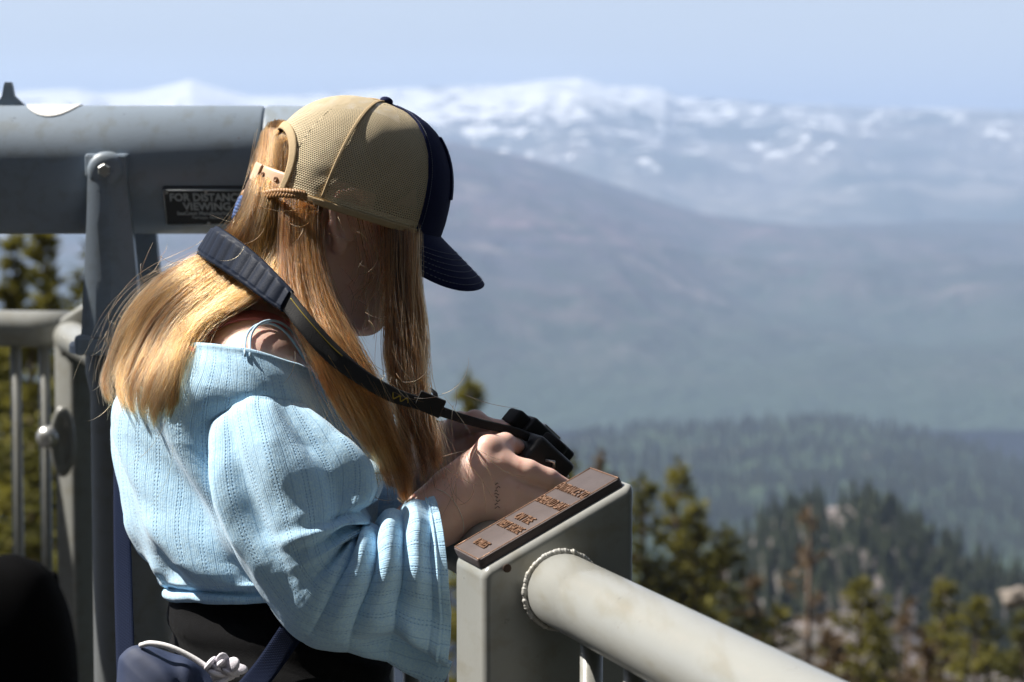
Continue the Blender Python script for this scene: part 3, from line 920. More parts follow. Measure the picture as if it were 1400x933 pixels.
    # name plate on the tube, lying against its lower flank
    pc_y = 280
    th = math.asin((pc_y - 232.5) / 87.5)
    nrm = np.array([0, -math.cos(th), -math.sin(th)]); up = np.array([0, -math.sin(th), math.cos(th)])
    pc = c0 + x(290) * ax + nrm * (r + 0.0035)
    pc = c0 + x(292) * ax + nrm * (r * 0.975)
    bm = bmesh.new(); hh = 0.030; hw = 58 * k
    box_bm(bm, pc, ax * hw, up * hh, nrm * 0.006, 0.003, 2); np_ = bm_obj("name_plate", bm, MAT_PLATE, t)
    fr = []
    e = [pc + ax * hw * .97 * a + up * hh * .95 * b_ + nrm * 0.0062 for a, b_ in ((-1, -1), (1, -1), (1, 1), (-1, 1), (-1, -1))]
    for a, b_ in zip(e[:-1], e[1:]): v, f, _ = tube(np.linspace(a, b_, 3), 0.0012, 6); fr.append((v, f))
    v, f = join(fr); mesh_obj("rim", v, f, MAT_PLATE_LET, np_)
    L = [("FOR DISTANCE", 0.0175, 0, 0.0165, 0.84, 0.0006, 0.0003), ("VIEWING", 0.0175, 0, 0.0015, 0.90, 0.0006, 0.0003), ("SeeCoast Manufacturing Co.", 0.0085, 0, -0.0095, 0.86, 0.0005, 0.0001),
         ("Fairhope, Alabama", 0.0062, 0, -0.0165, 0.95, 0.0004, 0.0), ("1-800", 0.0062, 0, -0.0225, 0.95, 0.0004, 0.0)]
    L = L[:4]
    v, f = put_text(L, pc + nrm * 0.0062, ax, up, nrm); mesh_obj("lettering", v, f, MAT_PLATE_LET, np_, smooth=False)
    for a, b_ in ((-.9, .84), (0.0, .9), (0.0, -.86), (.9, .84)):
        v, f = lathe([(0, .0026), (.0015, .0024), (.0022, .001)], pc + ax * hw * a + up * hh * b_ + nrm * 0.006, nrm, 10); mesh_obj("rivet", v, f, MAT_STEEL, np_)
    return t
make_telescope()

def make_backpack():
    d = 4.55; k = d / FPX
    c = P(20, 765, d); x0 = c[0]; zt = c[2]
    t = thing("backpack", (x0, d, 0), "plain black rounded backpack standing on the deck before the balusters", "backpack")
    m = mat("black_nylon", (0.003, 0.003, 0.0035), 0.9, 0.3, 60, spec=0.04)
    # rounded body: superellipse section, narrowing below
    nz, na = 40, 64; V = []
    for i in range(nz):
        s = i / (nz - 1); z = 0.01 + (zt - 0.01) * s
        wob = 0.94 + 0.06 * math.sin(s * 3.0)
        top = (1 - max(0, (s - 0.62) / 0.38) ** 3.0) ** 0.5 if s < 0.999 else 0.02
        wx = 0.125 * wob * (0.1 + 0.9 * top) * (0.86 + 0.14 * min(1, s * 2.2)); wy = 0.11 * (0.1 + 0.9 * top)
        a = np.linspace(0, 2 * np.pi, na, endpoint=False)
        e = 0.7
        X = np.sign(np.cos(a)) * np.abs(np.cos(a)) ** e * wx; Y = np.sign(np.sin(a)) * np.abs(np.sin(a)) ** e * wy
        V.append(np.stack([x0 - 0.02 + X, d + Y, np.full(na, z)], 1))
    F = grid_faces(na, nz, True) + [tuple(range(na))[::-1], tuple(range((nz - 1) * na, nz * na))]
    mesh_obj("body", np.vstack(V), F, m, t)
    bm = bmesh.new()
    box_bm(bm, (x0 - 0.02, d - 0.115, zt * 0.36), (0.085, 0, 0), (0, 0.03, 0), (0, 0, 0.13), 0.025, 4); o = bm_obj("front_pocket", bm, m, t, smooth=True)
    for s in (-1, 1):
        v, f, _ = tube(catmull([(x0 - .02 + s * .06, d + .09, zt * .93), (x0 - .02 + s * .07, d + .15, zt * .75), (x0 - .02 + s * .07, d + .15, zt * .4), (x0 - .02 + s * .08, d + .1, zt * .12)], 20), 0.014, 10)
        mesh_obj("shoulder_strap", v, f, m, t)
make_backpack()
# ================================================================== THE WOMAN AT THE RAILING
def rotm(F, U):
    F = np.asarray(F, float); F /= np.linalg.norm(F)
    L = np.cross(U, F); L /= np.linalg.norm(L)
    U = np.cross(F, L)
    return np.array([F, L, U])          # rows: forward, left, up

YAW = math.radians(20); HP = math.radians(18)
HF = np.array([math.cos(HP) * math.cos(YAW), math.cos(HP) * math.sin(YAW), -math.sin(HP)])
HU = np.array([math.sin(HP) * math.cos(YAW), math.sin(HP) * math.sin(YAW), math.cos(HP)])
HEAD_R = rotm(HF, HU)
HEAD_C = P(452, 303, 2.65)
def H(x, y, z):
    """head-local (forward, left, up) to world"""
    return HEAD_C + x * HEAD_R[0] + y * HEAD_R[1] + z * HEAD_R[2]

def skin_mat():
    m, nt, b = new_mat("skin")
    n1 = noise_tex(nt, 18, 4); n2 = noise_tex(nt, 420, 3); n3 = noise_tex(nt, 90, 3)
    c = mixc(nt, n1, (0.72, 0.44, 0.35), (0.82, 0.55, 0.46))
    c = mixc(nt, ramp(nt, n3, [(0.6, (0, 0, 0)), (0.8, (1, 1, 1))]), c, (0.70, 0.38, 0.30))
    nt.links.new(c, b.inputs["Base Color"])
    b.inputs["Roughness"].default_value = 0.48
    b.inputs["Subsurface Weight"].default_value = 0.35
    b.inputs["Subsurface Radius"].default_value = (0.012, 0.0045, 0.002)
    b.inputs["Subsurface Scale"].default_value = 0.6
    bump(nt, b, M(nt, 'ADD', M(nt, 'MULTIPLY', n2, 0.6), n3), 0.18, 0.0008)
    return m
MAT_SKIN = skin_mat()

I3 = np.eye(3)
person = thing("person", (P(345, 900, 2.66)[0], P(345, 900, 2.66)[1], 0),
               "long-haired woman in light blue sweater and mesh cap, head bowed, holding a camera", "person")

def sdf_eval(X, prims, k=0.02):
    d = None
    for p in prims:
        if p[0] == 'c': s = sd_capsule(X, p[1], p[2], p[3], p[4]); kk = p[5] if len(p) > 5 else k
        elif p[0] == 'e': s = sd_ellipsoid(X, p[1], p[2], p[3]); kk = p[4] if len(p) > 4 else k
        elif p[0] == '-e':
            s = sd_ellipsoid(X, p[1], p[2], p[3]); d = smax(d, -s, p[4]); continue
        elif p[0] == '-c':
            s = sd_capsule(X, p[1], p[2], p[3], p[4]); d = smax(d, -s, p[5]); continue
        d = s if d is None else smin(d, s, kk)
    return d

def net(prims, lo, hi, h, k=0.02):
    return surface_net(lambda X: sdf_eval(X, prims, k), lo, hi, h)

def bounds(pts, pad):
    p = np.array(pts); return p.min(0) - pad, p.max(0) + pad

# ---- head: skull, jaw, nose, lips, brow, eyes, ears
def head_geo():
    R = HEAD_R
    pr = [('e', H(0.000, 0, 0.030), R, (0.087, 0.068, 0.082)),
          ('e', H(0.022, 0, -0.028), R, (0.070, 0.058, 0.085), 0.03),
          ('e', H(0.050, 0, -0.070), R, (0.040, 0.040, 0.036), 0.03),
          ('c', H(-0.005, -0.052, -0.035), H(0.055, -0.022, -0.088), 0.019, 0.018, 0.02),
          ('c', H(-0.005, 0.052, -0.035), H(0.055, 0.022, -0.088), 0.019, 0.018, 0.02),
          ('e', H(0.072, 0, -0.092), R, (0.017, 0.019, 0.014), 0.015),
          ('c', H(0.077, 0, 0.010), H(0.098, 0, -0.024), 0.009, 0.011, 0.012),
          ('e', H(0.101, 0, -0.026), R, (0.011, 0.010, 0.009), 0.008),
          ('e', H(0.089, -0.011, -0.029), R, (0.009, 0.008, 0.007), 0.006), ('e', H(0.089, 0.011, -0.029), R, (0.009, 0.008, 0.007), 0.006),
          ('e', H(0.083, 0, -0.052), R, (0.010, 0.021, 0.006), 0.006),
          ('e', H(0.081, 0, -0.063), R, (0.010, 0.018, 0.007), 0.006),
          ('c', H(0.076, -0.036, 0.020), H(0.084, -0.010, 0.018), 0.008, 0.008, 0.012), ('c', H(0.076, 0.036, 0.020), H(0.084, 0.010, 0.018), 0.008, 0.008, 0.012),
          ('e', H(0.058, -0.042, -0.018), R, (0.022, 0.018, 0.018), 0.02), ('e', H(0.058, 0.042, -0.018), R, (0.022, 0.018, 0.018), 0.02),
          ('-e', H(0.088, -0.031, 0.004), R, (0.012, 0.015, 0.009), 0.008), ('-e', H(0.088, 0.031, 0.004), R, (0.012, 0.015, 0.009), 0.008),
          ('-c', H(0.094, -0.016, -0.0575), H(0.094, 0.016, -0.0575), 0.0022, 0.0022, 0.004),
          ('c', H(-0.030, 0, -0.050), P(322, 425, 2.68), 0.054, 0.056, 0.03)]
    for s in (-1, 1):
        e = lambda x, z, o=0: H(x, s * (0.074 + o), z)
        # ear: helix rim, lobe, concha
        pr.append(('e', H(-0.006, s * 0.072, 0.000), R, (0.018, 0.006, 0.030), 0.008))
        hel = [(0.006, 0.012), (0.004, 0.026), (-0.008, 0.033), (-0.021, 0.026), (-0.024, 0.010), (-0.019, -0.008), (-0.009, -0.022)]
        for (a, b_), (c_, d_) in zip(hel[:-1], hel[1:]):
            pr.append(('c', e(a, b_, .006), e(c_, d_, .007), 0.0042, 0.0042, 0.004))
        pr.append(('e', e(-0.004, -0.026, .003), R, (0.008, 0.005, 0.009), 0.006))
        pr.append(('-e', e(-0.006, 0.004, .008), R, (0.009, 0.005, 0.016), 0.004))
    lo, hi = bounds([H(-.12, -.1, -.14), H(.13, .1, .14), H(.13, -.1, -.14), H(-.12, .1, .14), H(-.12, .1, -.14), P(310, 440, 2.68)], 0.02)
    return net(pr, lo, hi, 0.0026, 0.02)

# ---- torso, hips, legs
SH_R = P(352, 492, 2.535); SH_L = P(252, 462, 2.825)
EL_R = P(432, 815, 2.48); WR_R = P(606, 700, 2.505)
EL_L = P(420, 800, 2.86); WR_L = P(585, 640, 2.70)
def torso_geo():
    C7 = P(298, 432, 2.68); ch = P(328, 595, 2.67); wa = P(345, 790, 2.66); pe = P(384, 905, 2.66)
    Rr = rotm([math.cos(YAW), math.sin(YAW), 0], [0, 0, 1])
    pr = [('c', P(322, 425, 2.68), C7, 0.056, 0.06),
          ('c', C7, SH_R + [0, 0.008, -0.012], 0.048, 0.042, 0.05), ('c', C7, SH_L + [0, 0, -0.006], 0.050, 0.047, 0.05),
          ('e', ch, Rr, (0.096, 0.14, 0.135), 0.05), ('e', P(350, 700, 2.665), Rr, (0.088, 0.118, 0.17), 0.06),
          ('e', P(376, 880, 2.66), Rr, (0.097, 0.135, 0.12), 0.05),
          ('c', SH_R + [0, 0.008, -0.012], EL_R, 0.041, 0.038, 0.03), ('c', SH_L, EL_L, 0.045, 0.038, 0.03)]
    f2 = lambda p, z: np.array([p[0], p[1], z])
    for s in (-1, 1):
        hip = pe + Rr[1] * 0.085 * s; hz = pe[2]
        knee = f2(hip + Rr[0] * 0.02, 0.47); ank = f2(hip - Rr[0] * 0.01, 0.08)
        pr += [('c', f2(hip, hz - 0.03), knee, 0.082, 0.055, 0.03), ('c', knee, ank, 0.052, 0.036, 0.02)]
    lo, hi = bounds([pe + [-.25, -.25, 0], pe + [.25, .25, 0], SH_R, SH_L, EL_L, EL_R, C7 + [0, 0, .06], f2(pe, 0.0)], 0.06)
    hi[2] += .02
    return net(pr, lo, hi, 0.0075, 0.03)

def hand_right():
    w = WR_R
    d = 2.505
    th = [P(648, 648, 2.515), P(668, 612, 2.515), P(690, 606, 2.535), P(706, 611, 2.555)]
    K = [P(686, 636, 2.512), P(696, 667, 2.508), P(700, 690, 2.508), P(694, 710, 2.514)]
    pr = [('c', EL_R, w, 0.036, 0.0262), ('c', w, P(630, 680, 2.508), 0.0265, 0.026, 0.03)]
    # palm: four metacarpal rays plus the thenar web
    for i, kk in enumerate(K):
        base = P(628 + i * 1.5, 664 + i * 14, 2.512)
        pr.append(('c', base, kk, 0.0165, 0.0125, 0.016))
    pr.append(('c', P(630, 672, 2.512), th[0], 0.024, 0.017, 0.022))
    pr.append(('c', th[0], th[1], 0.0155, 0.0125, 0.014)); pr.append(('c', th[1], th[2], 0.0118, 0.0108, 0.006)); pr.append(('c', th[2], th[3], 0.0106, 0.0088, 0.004))
    pr.append(('c', th[0], P(684, 630, 2.522), 0.013, 0.012, 0.02))
    fing = [([K[0], P(722, 645, 2.510), P(750, 655, 2.514), P(773, 666, 2.522)], (0.0138, 0.0124, 0.0108, 0.0086)),
            ([K[1], P(738, 682, 2.512), P(762, 698, 2.525), P(765, 714, 2.545)], (0.0128, 0.0112, 0.0100, 0.0082)),
            ([K[2], P(738, 705, 2.512), P(755, 724, 2.53), P(750, 734, 2.55)], (0.0122, 0.0106, 0.0096, 0.008)),
            ([K[3], P(726, 722, 2.508), P(738, 737, 2.525), P(734, 742, 2.54)], (0.0108, 0.0096, 0.0086, 0.0072))]
    for pts, rr in fing:
        for a in range(3):
            pr.append(('c', pts[a], pts[a + 1], rr[a], rr[a + 1], 0.003 if a else 0.0045))
    pts = [p for q in fing for p in q[0]] + th + [w, EL_R]
    lo, hi = bounds(pts, 0.05)
    return net(pr, lo, hi, 0.0019, 0.012)

def hand_left():
    w = WR_L
    pr = [('c', EL_L, w, 0.037, 0.027), ('c', w, P(612, 615, 2.665), 0.027, 0.026, 0.02)]
    K = [P(640, 582, 2.64), P(648, 598, 2.63), P(650, 616, 2.625), P(648, 632, 2.625)]
    for i, kk in enumerate(K):
        pr.append(('c', P(608, 606 + 8 * i, 2.665), kk, 0.018, 0.0125, 0.02))
    th = [P(612, 600, 2.655), P(628, 580, 2.62), P(650, 576, 2.60), P(664, 580, 2.59)]
    for a, (r0, r1) in enumerate(((0.016, 0.012), (0.012, 0.0105), (0.0105, 0.0085))):
        pr.append(('c', th[a], th[a + 1], r0, r1, 0.008))
    dx = [(26, 2), (28, 6), (28, 10), (24, 12)]
    P3 = []
    for i, kk in enumerate(K):
        k0 = proj(kk); a = P(k0[0] + dx[i][0], k0[1] + dx[i][1], k0[2] - 0.0); b_ = P(k0[0] + dx[i][0] * 1.9, k0[1] + dx[i][1] * 2, k0[2] - 0.02); c_ = P(k0[0] + dx[i][0] * 2.1, k0[1] + dx[i][1] * 3, k0[2] - 0.035)
        pr += [('c', kk, a, .0118, .0104, .008), ('c', a, b_, .0102, .0092, .004), ('c', b_, c_, .0090, .0076, .003)]; P3 += [a, b_, c_]
    lo, hi = bounds(P3 + th + K + [w, EL_L], 0.05)
    return net(pr, lo, hi, 0.0023, 0.012)

hv = head_geo(); tv = torso_geo(); rv_ = hand_right(); lv_ = hand_left()
bv, bf = join([hv, tv, rv_, lv_])
body = mesh_obj("body", bv, bf, MAT_SKIN, person)
BODY_BVH = BVHTree.FromPolygons([tuple(p) for p in bv], [tuple(int(i) for i in q) for q in bf])

# eyes and brows, mostly lost behind the hair
def head_bits():
    m_w = mat("eye_white", (0.75, 0.73, 0.70), 0.2, 0.05, bstr=0); m_i = mat("iris", (0.08, 0.05, 0.03), 0.15, 0.1, bstr=0)
    for s in (-1, 1):
        bm = bmesh.new(); bmesh.ops.create_uvsphere(bm, u_segments=24, v_segments=16, radius=0.0115)
        c = H(0.070, s * 0.031, 0.004)
        for v in bm.verts: v.co = Vector(tuple(c + np.array(v.co[:])))
        e = bm_obj("eye", bm, m_w, person, smooth=True)
        v, f = lathe([(0.0098, 0.0058), (0.0114, 0.0045), (0.0119, 0.001)], c, HEAD_R[0] * 0.9 - HEAD_R[2] * 0.43, 20)
        mesh_obj("iris", v, f, m_i, e)
        # upper lid and brow
        v, f, _ = tube(catmull([H(0.079, s * 0.046, 0.004), H(0.0835, s * 0.032, 0.010), H(0.082, s * 0.018, 0.004)], 14), 0.0032, 8); mesh_obj("eyelid", v, f, MAT_SKIN, e)
        v, f, _ = tube(catmull([H(0.074, s * 0.050, 0.022), H(0.087, s * 0.034, 0.029), H(0.091, s * 0.014, 0.025)], 16), [0.0012] + [0.0026] * 14 + [0.002], 8)
        mesh_obj("eyebrow", v, f, mat("brow_hair", (0.12, 0.07, 0.04), 0.8), person)
    v, f, _ = tube(catmull([H(0.0915, -.020, -.0577), H(0.0945, -.008, -.0565), H(0.0945, .008, -.0565), H(0.0915, .020, -.0577)], 16), 0.0036, 8)
    lipm = mat("lips", (0.45, 0.17, 0.15), 0.4, 0.1, 90)
    v2, f2, _ = tube(catmull([H(0.089, -.018, -.060), H(0.0925, 0, -.0625), H(0.089, .018, -.060)], 14), 0.0042, 8)
    V, F = join([(v, f), (v2, f2)]); mesh_obj("lips", V, F, lipm, person)
head_bits()

# fingernails of the near hand, a pale wrist cord, the little line of ink on the back of the hand
nm = mat("fingernail", (0.70, 0.45, 0.38), 0.25, 0.05, bstr=0)
def ellipsoid_mesh(c, ax, r, seg=16):
    bm = bmesh.new(); bmesh.ops.create_uvsphere(bm, u_segments=seg, v_segments=seg // 2, radius=1)
    A = np.array(ax)
    for v in bm.verts: v.co = Vector(tuple(np.asarray(c) + (np.array(v.co[:]) * r) @ A))
    V = np.array([v.co[:] for v in bm.verts]); bm.verts.index_update(); F = [[q.index for q in f.verts] for f in bm.faces]; bm.free()
    return V, F
for c, f_ in ((P(765, 659, 2.519), [0.9, 0.1, -.35]), (P(700, 605, 2.546), [0.9, .3, -.2])):
    A = rotm(f_, [0.1, -0.6, 0.8]); v, f = ellipsoid_mesh(c, A, (0.0062, 0.005, 0.0022)); mesh_obj("fingernail", v, f, nm, person)

def snap(px, py, lift=0.0008, bvh=None, dflt=2.5):
    q = P(px, py, 1.0) - CAM; q /= np.linalg.norm(q)
    best = None
    for b in (bvh if isinstance(bvh, (list, tuple)) else [bvh or BODY_BVH]):
        h = b.ray_cast(Vector(tuple(CAM + q * 1.8)), Vector(tuple(q)))
        if h[0] is not None and (best is None or h[3] < best[3]): best = h
    if best is None: return None
    return np.array(best[0]) - q * lift

ink = []
rr_ = np.random.default_rng(2)
for i, y in enumerate(np.linspace(662, 694, 8)):
    x = 680 + 0.8 * math.sin(i * 1.7)
    pts = []
    for t in np.linspace(0, 1, 6):
        p = snap(x - 3 + 6.0 * t * (0.6 + .4 * (i % 2)) + rr_.normal(0, .3), y + 1.3 * math.sin(t * 6 + i), 0.0002)
        if p is not None: pts.append(p)
    if len(pts) > 3: ink.append(tube(np.array(pts), 0.0004, 6)[:2])
if ink:
    v, f = join(ink); mesh_obj("ink_mark", v, f, mat("blue_black_ink", (0.20, 0.115, 0.10), 0.7, bstr=0), person)
# ================================================================== CLOTHES
def knit_mat():
    m, nt, b = new_mat("light_blue_knit")
    tc = nt.nodes.new("ShaderNodeTexCoord")
    sp = nt.nodes.new("ShaderNodeSeparateXYZ"); nt.links.new(tc.outputs["UV"], sp.inputs[0])
    u, v = sp.outputs[0], sp.outputs[1]
    per = 0.0235
    wob = M(nt, 'MULTIPLY', M(nt, 'SUBTRACT', noise_tex(nt, 30, 2), 0.5), 0.0016)
    u = M(nt, 'ADD', u, wob)
    fu = M(nt, 'MULTIPLY', M(nt, 'SUBTRACT', M(nt, 'FRACT', M(nt, 'DIVIDE', u, per)), 0.5), per)      # metres from stripe centre
    au = M(nt, 'ABSOLUTE', fu)
    row = M(nt, 'SUBTRACT', 1.0, M(nt, 'DIVIDE', M(nt, 'ABSOLUTE', M(nt, 'SUBTRACT', au, 0.0017)), 0.0008), clamp=True)     # two rows
    fv = M(nt, 'FRACT', M(nt, 'DIVIDE', v, 0.0036))
    hole = M(nt, 'SUBTRACT', 1.0, M(nt, 'DIVIDE', M(nt, 'ABSOLUTE', M(nt, 'SUBTRACT', fv, 0.5)), 0.36), clamp=True)
    holes = M(nt, 'MULTIPLY', row, M(nt, 'MULTIPLY_ADD', hole, 0.8, 0.2))
    # a single fine line midway
    fu2 = M(nt, 'ABSOLUTE', M(nt, 'MULTIPLY', M(nt, 'SUBTRACT', M(nt, 'FRACT', M(nt, 'ADD', M(nt, 'DIVIDE', u, per), 0.5)), 0.5), per))
    line = M(nt, 'SUBTRACT', 1.0, M(nt, 'DIVIDE', fu2, 0.0007), clamp=True)
    pat = M(nt, 'MAXIMUM', holes, M(nt, 'MULTIPLY', line, 0.45))
    fuzz = noise_tex(nt, 420, 5, 0.7); fz2 = noise_tex(nt, 130, 4, 0.6)
    heather = ramp(nt, fuzz, [(0.35, (0, 0, 0)), (0.65, (1, 1, 1))])
    c = mixc(nt, heather, (0.42, 0.69, 0.96), (0.60, 0.84, 0.99))
    c = mixc(nt, pat, c, (0.22, 0.45, 0.75))
    nt.links.new(c, b.inputs["Base Color"])
    b.inputs["Roughness"].default_value = 0.9; b.inputs["Specular IOR Level"].default_value = 0.15
    b.inputs["Sheen Weight"].default_value = 0.25; b.inputs["Sheen Roughness"].default_value = 0.5
    rib = M(nt, 'SINE', M(nt, 'MULTIPLY', u, 2 * math.pi / 0.0022))
    h = M(nt, 'ADD', M(nt, 'MULTIPLY', fuzz, 0.55), M(nt, 'MULTIPLY', fz2, 0.5))
    h = M(nt, 'ADD', h, M(nt, 'MULTIPLY', rib, 0.07))
    h = M(nt, 'SUBTRACT', h, M(nt, 'MULTIPLY', pat, 0.9))
    bump(nt, b, h, 0.55, 0.0016)
    return m
MAT_KNIT = knit_mat()

def ring_surface(rings, nu, nv, ulen, disp=None, exp=1.0, hem=0.0):
    """rings: (Ax,Ay,Bx,By,depth,nx,ny,t).  u=0 at A, quarter turn = side nearest the camera."""
    R = catmull(np.array(rings, float), nv)
    V = np.zeros((nv, nu, 3)); UV = np.zeros((nv, nu, 2))
    uu = np.linspace(0, 2 * np.pi, nu, endpoint=False)
    cs, sn = np.cos(uu), np.sin(uu)
    cs = np.sign(cs) * np.abs(cs) ** exp; sn = np.sign(sn) * np.abs(sn) ** exp
    cen = []
    for i, (ax, ay, bx, by, d, nx, ny, t) in enumerate(R):
        cx, cyy = (ax + bx) / 2, (ay + by) / 2
        c = P(cx, cyy, d); a = P(ax, ay, d) - c; n = P(cx + nx, cyy + ny, d - t) - c
        V[i] = c + cs[:, None] * a + sn[:, None] * n; cen.append(c)
    cen = np.array(cen)
    L = np.concatenate([[0], np.cumsum(np.linalg.norm(np.diff(V[:, nu // 4], axis=0), axis=1))])
    if disp is not None:
        du = np.roll(V, -1, 1) - np.roll(V, 1, 1); dv = np.gradient(V, axis=0)
        nr = np.cross(du, dv); nr /= np.linalg.norm(nr, axis=2)[..., None] + 1e-9
        outw = V - cen[:, None]
        sg = np.sign((nr * outw).sum(2)).mean()
        U2, V2 = np.meshgrid(uu, np.linspace(0, 1, nv))
        V = V + nr * sg * disp(U2, V2, V)[..., None]
    UV[..., 0] = uu[None] / (2 * np.pi) * ulen; UV[..., 1] = L[:, None]
    return V, UV

def surf_obj(name, V, UV, m, parent, thick=0.0025):
    """closed around u; the last column is doubled so that the uv seam is clean; solid shell"""
    nv, nu, _ = V.shape
    V = np.concatenate([V, V[:, :1]], 1); w = UV[:, :1].copy(); w[..., 0] = UV[0, 1, 0] * nu; UV = np.concatenate([UV, w], 1)
    du = np.gradient(V, axis=1); du[:, 0] = du[:, -1] = V[:, 1] - V[:, -2]
    dv = np.gradient(V, axis=0)
    nr = np.cross(du, dv); nr /= np.linalg.norm(nr, axis=2)[..., None] + 1e-9
    cen = V.mean(1, keepdims=True); sg = np.sign((nr * (V - cen)).sum(2)).mean()
    Vi = V - nr * sg * thick
    n2 = nu + 1
    verts = np.concatenate([V.reshape(-1, 3), Vi.reshape(-1, 3)])
    uvs = np.concatenate([UV.reshape(-1, 2)] * 2)
    F = grid_faces(n2, nv); K = nv * n2
    F2 = [tuple(K + i for i in f[::-1]) for f in F]
    E = []
    for j in range(nu):
        E.append((j + 1, j, K + j, K + j + 1)); q = (nv - 1) * n2 + j; E.append((q, q + 1, K + q + 1, K + q))
    allf = F + F2 + E
    if sg < 0: allf = [f[::-1] for f in allf]
    return mesh_obj(name, verts, allf, m, parent, uvs=uvs), verts, allf

def ridge(x, w): return np.exp(-(x / w) ** 2)

# --- trunk of the sweater, neckline to hem
TORSO = [  # A(back)      B(front)     depth  near-shift   half depth
 (214, 484, 446, 540, 2.666,  12, -33, 0.180),
 (196, 503, 468, 562, 2.667,  16, -22, 0.192),
 (170, 530, 490, 590, 2.668,  20, -12, 0.196),
 (153, 566, 505, 620, 2.668,  22,   0, 0.182),
 (156, 610, 512, 655, 2.667,  24,   6, 0.172),
 (164, 660, 512, 690, 2.666,  26,  10, 0.166),
 (176, 708, 508, 722, 2.665,  26,  14, 0.163),
 (194, 750, 503, 752, 2.664,  24,  20, 0.165),
 (212, 782, 497, 778, 2.663,  22,  18, 0.163),
 (220, 798, 488, 792, 2.662,  20,  10, 0.156),
 (231, 803, 478, 800, 2.662,  18,   9, 0.146),
 (224, 808, 481, 805, 2.662,  18,   9, 0.150),
 (221, 814, 484, 812, 2.662,  18,   9, 0.151),
 (226, 819, 482, 818, 2.662,  18,   8, 0.148),
]
def torso_disp(U, T, V):
    d = 0.0034 * fbm(U * 3.2 - T * 7, T * 6, 61, 2) + 0.0004 * fbm(U * 9 - T * 20, T * 14, 62, 3)
    env = np.clip((T - 0.16) * 6, 0, 1) * np.clip((0.80 - T) * 8, 0, 1)
    # long slanting drape folds running from the armpit round to the small of the back
    for u0, sl, w, a in ((0.35, 1.35, 0.16, 0.007), (0.75, 1.5, 0.14, -0.007), (1.05, 1.25, 0.15, 0.008), (1.40, 1.0, 0.15, -0.007), (0.05, 1.2, 0.20, -0.004), (-0.3, 1.1, 0.2, 0.003)):
        x = (U - u0) - sl * (T - 0.35)
        x = (x + np.pi) % (2 * np.pi) - np.pi
        d = d + 1.5 * a * ridge(x, w) * env
    # gathers over the hem
    g = np.clip((T - 0.55) * 5, 0, 1) * np.clip((0.79 - T) * 14, 0, 1)
    d = d + g * 0.0042 * np.sin(U * 9 + 2.2 * np.sin(U * 2.3) + T * 14)
    d = d + 0.006 * ridge(T - 0.60, 0.07) * ridge(((U - 0.9 + np.pi) % (2 * np.pi)) - np.pi, 0.9)
    # turned neckline edge, hem rib
    d = d + 0.0016 * ridge(T - 0.008, 0.012) + 0.0012 * ridge(T - 0.93, 0.02)
    return d
Vt, UVt = ring_surface(TORSO, 260, 260, 0.94, torso_disp)
sweater, sv, sf = surf_obj("sweater", Vt, UVt, MAT_KNIT, person, 0.003)

# --- near sleeve: dropped shoulder, bent elbow, wide bell cuff
SLEEVE = [
 (318, 552, 420, 556, 2.530,   4, -14, 0.036),
 (288, 598, 450, 596, 2.522,  -4, -48, 0.056),
 (285, 640, 490, 622, 2.510,  -8, -36, 0.064),
 (291, 690, 521, 640, 2.500, -10, -18, 0.067),
 (310, 735, 523, 662, 2.494, -10,  -4, 0.065),
 (336, 778, 510, 690, 2.488,  -8,   4, 0.066),
 (362, 822, 496, 708, 2.484,  -4,   6, 0.060),
 (388, 858, 487, 718, 2.480,   4,   4, 0.056),
 (420, 882, 489, 722, 2.478,   8,  -2, 0.054),
 (458, 890, 500, 718, 2.478,  10,  -4, 0.055),
 (496, 893, 518, 708, 2.480,  12,  -4, 0.057),
 (534, 898, 540, 696, 2.484,  12,  -4, 0.059),
 (566, 912, 562, 686, 2.487,  12,  -2, 0.061),
 (592, 925, 580, 679, 2.489,  14,   0, 0.063),
 (606, 932, 590, 676, 2.490,  16,   0, 0.064),
]
